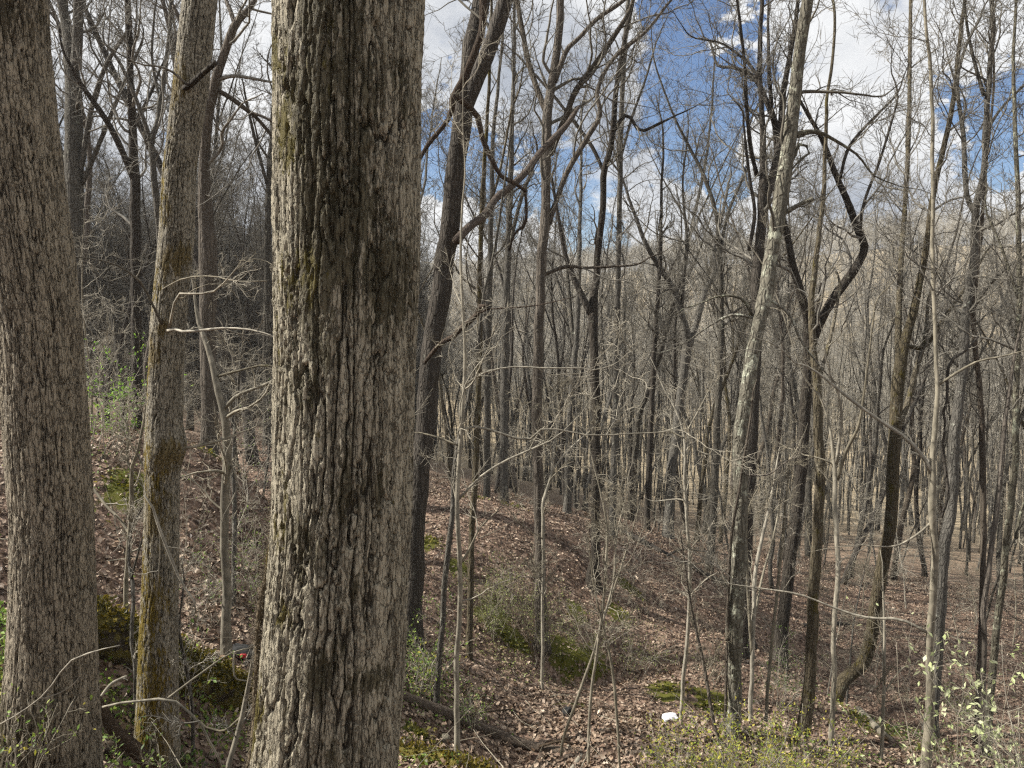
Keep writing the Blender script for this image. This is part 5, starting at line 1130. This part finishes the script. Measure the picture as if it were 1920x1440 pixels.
while count < 150 and tries < 12000:
    tries += 1
    px = g.uniform(-60, 1980); d = 9.0 + 46.0 * g.random() ** 1.2
    if px < 780 and d < 10.5: continue
    if 780 <= px < 1340 and (d < 23 or g.random() < 0.35): continue
    if px >= 1340 and d < 13.5: continue
    if (20 < px < 130 or 545 < px < 745) and g.random() < 0.85: continue
    p = at(px, 900, d); x, y = float(p[0]), float(p[1])
    if min((x - a) ** 2 + (y - b) ** 2 for a, b in spots) < 0.6 ** 2: continue
    spots.append((x, y)); k = int(g.integers(0, 5))
    dep = 'near' if d < 18 else 'further back' if d < 30 else 'far off'
    o = place('understory_tree', YOUNG[k], x, y, g.uniform(0.6, 1.05), g.uniform(0, 6.28), (g.normal() * 0.08, g.normal() * 0.08), 'x', 'understory trees ' + land(px), 'sapling'); count += 1
    ALL.append((o, ['tall grey', 'small pale', 'tallest grey', 'short grey', 'tall pale'][k].replace('short grey', 'short pale').replace('tall pale', 'tall twiggy') + ' understory tree, ' + dep + ', ' + land(px), px))
finish_labels(ALL)

# ------------------------------------------------------------------ the wooded hillsides far behind: one mass
def far_woods():
    g = np.random.default_rng(95); n = 8000
    a = g.uniform(-0.80, 0.80, n); r = 80 + 440 * g.random(n) ** 0.80
    xy = np.stack([r * np.sin(a), r * np.cos(a)], 1)
    m = 30; side = np.stack([g.uniform(-70, -30, m), g.uniform(-8, 40, m)], 1); side = side[side[:, 0] < -0.75 * side[:, 1] - 9]   # the same woods go on unseen left of the picture, added to cast shade
    ml = 950; al = g.uniform(-0.62, -0.10, ml); rl = 42 + 56 * g.random(ml); lw = np.stack([rl * np.sin(al), rl * np.cos(al)], 1)
    mp = 300; ap = g.uniform(-0.02, 0.60, mp); rp = 40 + 50 * g.random(mp); pw = np.stack([rp * np.sin(ap), rp * np.cos(ap)], 1)   # thin poles crowding the valley side
    xy = np.concatenate([xy, side, lw, pw]); n = len(xy)
    nb = 2300; a = g.uniform(-0.75, 0.75, nb); r = 62 + 220 * g.random(nb) ** 0.8
    kinds = np.concatenate([np.where(np.hypot(xy[:, 0], xy[:, 1]) < 100, np.where(xy[:, 0] > -0.02 * xy[:, 1], 8, np.where(g.random(n) < 0.5, 4, 7)), g.integers(0, 4, n)), g.integers(5, 7, nb)]).astype(np.int32)
    xy = np.concatenate([xy, np.stack([r * np.sin(a), r * np.cos(a)], 1)]); n = len(xy)
    z = ground_z(xy) - 0.2
    V = np.concatenate([xy, z[:, None]], 1)
    me = bpy.data.meshes.new('far_woods'); me.vertices.add(n); me.vertices.foreach_set('co', V.astype(np.float32).ravel())
    for nm, ty, val in (('kind_of_tree', 'INT', kinds), ('turn', 'FLOAT', g.uniform(0, 6.28, n).astype(np.float32)), ('size', 'FLOAT', (g.uniform(0.6, 0.95, n) * np.where((kinds > 4) & (kinds < 7), 1.7, 1.0)).astype(np.float32))):
        at_ = me.attributes.new(nm, ty, 'POINT'); at_.data.foreach_set('value', val)
    o = link('far_woods', me); tag(o, 'grey-tan leafless woods covering the far hillsides', 'woods', kind='stuff')
    ng = bpy.data.node_groups.new('far_woods', 'GeometryNodeTree')
    ng.interface.new_socket('Geometry', in_out='INPUT', socket_type='NodeSocketGeometry'); ng.interface.new_socket('Geometry', in_out='OUTPUT', socket_type='NodeSocketGeometry')
    nd = ng.nodes; gi = nd.new('NodeGroupInput'); go = nd.new('NodeGroupOutput'); jn = nd.new('GeometryNodeJoinGeometry')
    def attr(nm, ty):
        q = nd.new('GeometryNodeInputNamedAttribute'); q.data_type = ty; q.inputs['Name'].default_value = nm; return q.outputs['Attribute']
    kk, tn, sz = attr('kind_of_tree', 'INT'), attr('turn', 'FLOAT'), attr('size', 'FLOAT')
    cb = nd.new('ShaderNodeCombineXYZ'); ng.links.new(tn, cb.inputs[2])
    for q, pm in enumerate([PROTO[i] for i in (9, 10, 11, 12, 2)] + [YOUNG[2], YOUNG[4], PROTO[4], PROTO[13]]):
        cmpn = nd.new('FunctionNodeCompare'); cmpn.data_type = 'INT'; cmpn.operation = 'EQUAL'
        ia = [s for s in cmpn.inputs if s.type == 'INT']; ng.links.new(kk, ia[0]); ia[1].default_value = q
        pair = nd.new('GeometryNodeJoinGeometry')
        for me_ in pm:
            ob = next(x for x in bpy.data.objects if x.data is me_)
            oi = nd.new('GeometryNodeObjectInfo'); oi.transform_space = 'ORIGINAL'; oi.inputs['Object'].default_value = ob
            ng.links.new(oi.outputs['Geometry'], pair.inputs[0])
        gti = nd.new('GeometryNodeGeometryToInstance'); ng.links.new(pair.outputs[0], gti.inputs[0])
        ip = nd.new('GeometryNodeInstanceOnPoints')
        ng.links.new(gi.outputs[0], ip.inputs['Points']); ng.links.new(cmpn.outputs[0], ip.inputs['Selection']); ng.links.new(gti.outputs[0], ip.inputs['Instance'])
        ng.links.new(cb.outputs[0], ip.inputs['Rotation']); ng.links.new(sz, ip.inputs['Scale'])
        ng.links.new(ip.outputs[0], jn.inputs[0])
    ng.links.new(jn.outputs[0], go.inputs[0])
    md = o.modifiers.new('far_woods', 'NODES'); md.node_group = ng
far_woods()
def haze():
    V = np.array([[x, y, z] for x in (-1450, 1450) for y in (-1450, 1450) for z in (-60, 75)], float)
    F = np.array([[0, 1, 3, 2], [4, 6, 7, 5], [0, 4, 5, 1], [2, 3, 7, 6], [0, 2, 6, 4], [1, 5, 7, 3]])
    def build(N, m):
        v = N.n('ShaderNodeVolumePrincipled'); v.inputs['Color'].default_value = (0.93, 0.96, 1.0, 1); v.inputs['Density'].default_value = 0.0004; v.inputs['Anisotropy'].default_value = 0.2
        out = N.n('ShaderNodeOutputMaterial'); N.link(v.outputs[0], out.inputs['Volume'])
    m = mat('haze', build); tag(link('haze', make_mesh('haze', V, F, m, False)), kind='stuff')
haze()
#print('TRIS', sum(len(m.loop_triangles) or sum(len(p.vertices) - 2 for p in m.polygons) if len(m.polygons) < 5 else 2 * len(m.polygons) for m in bpy.data.meshes))
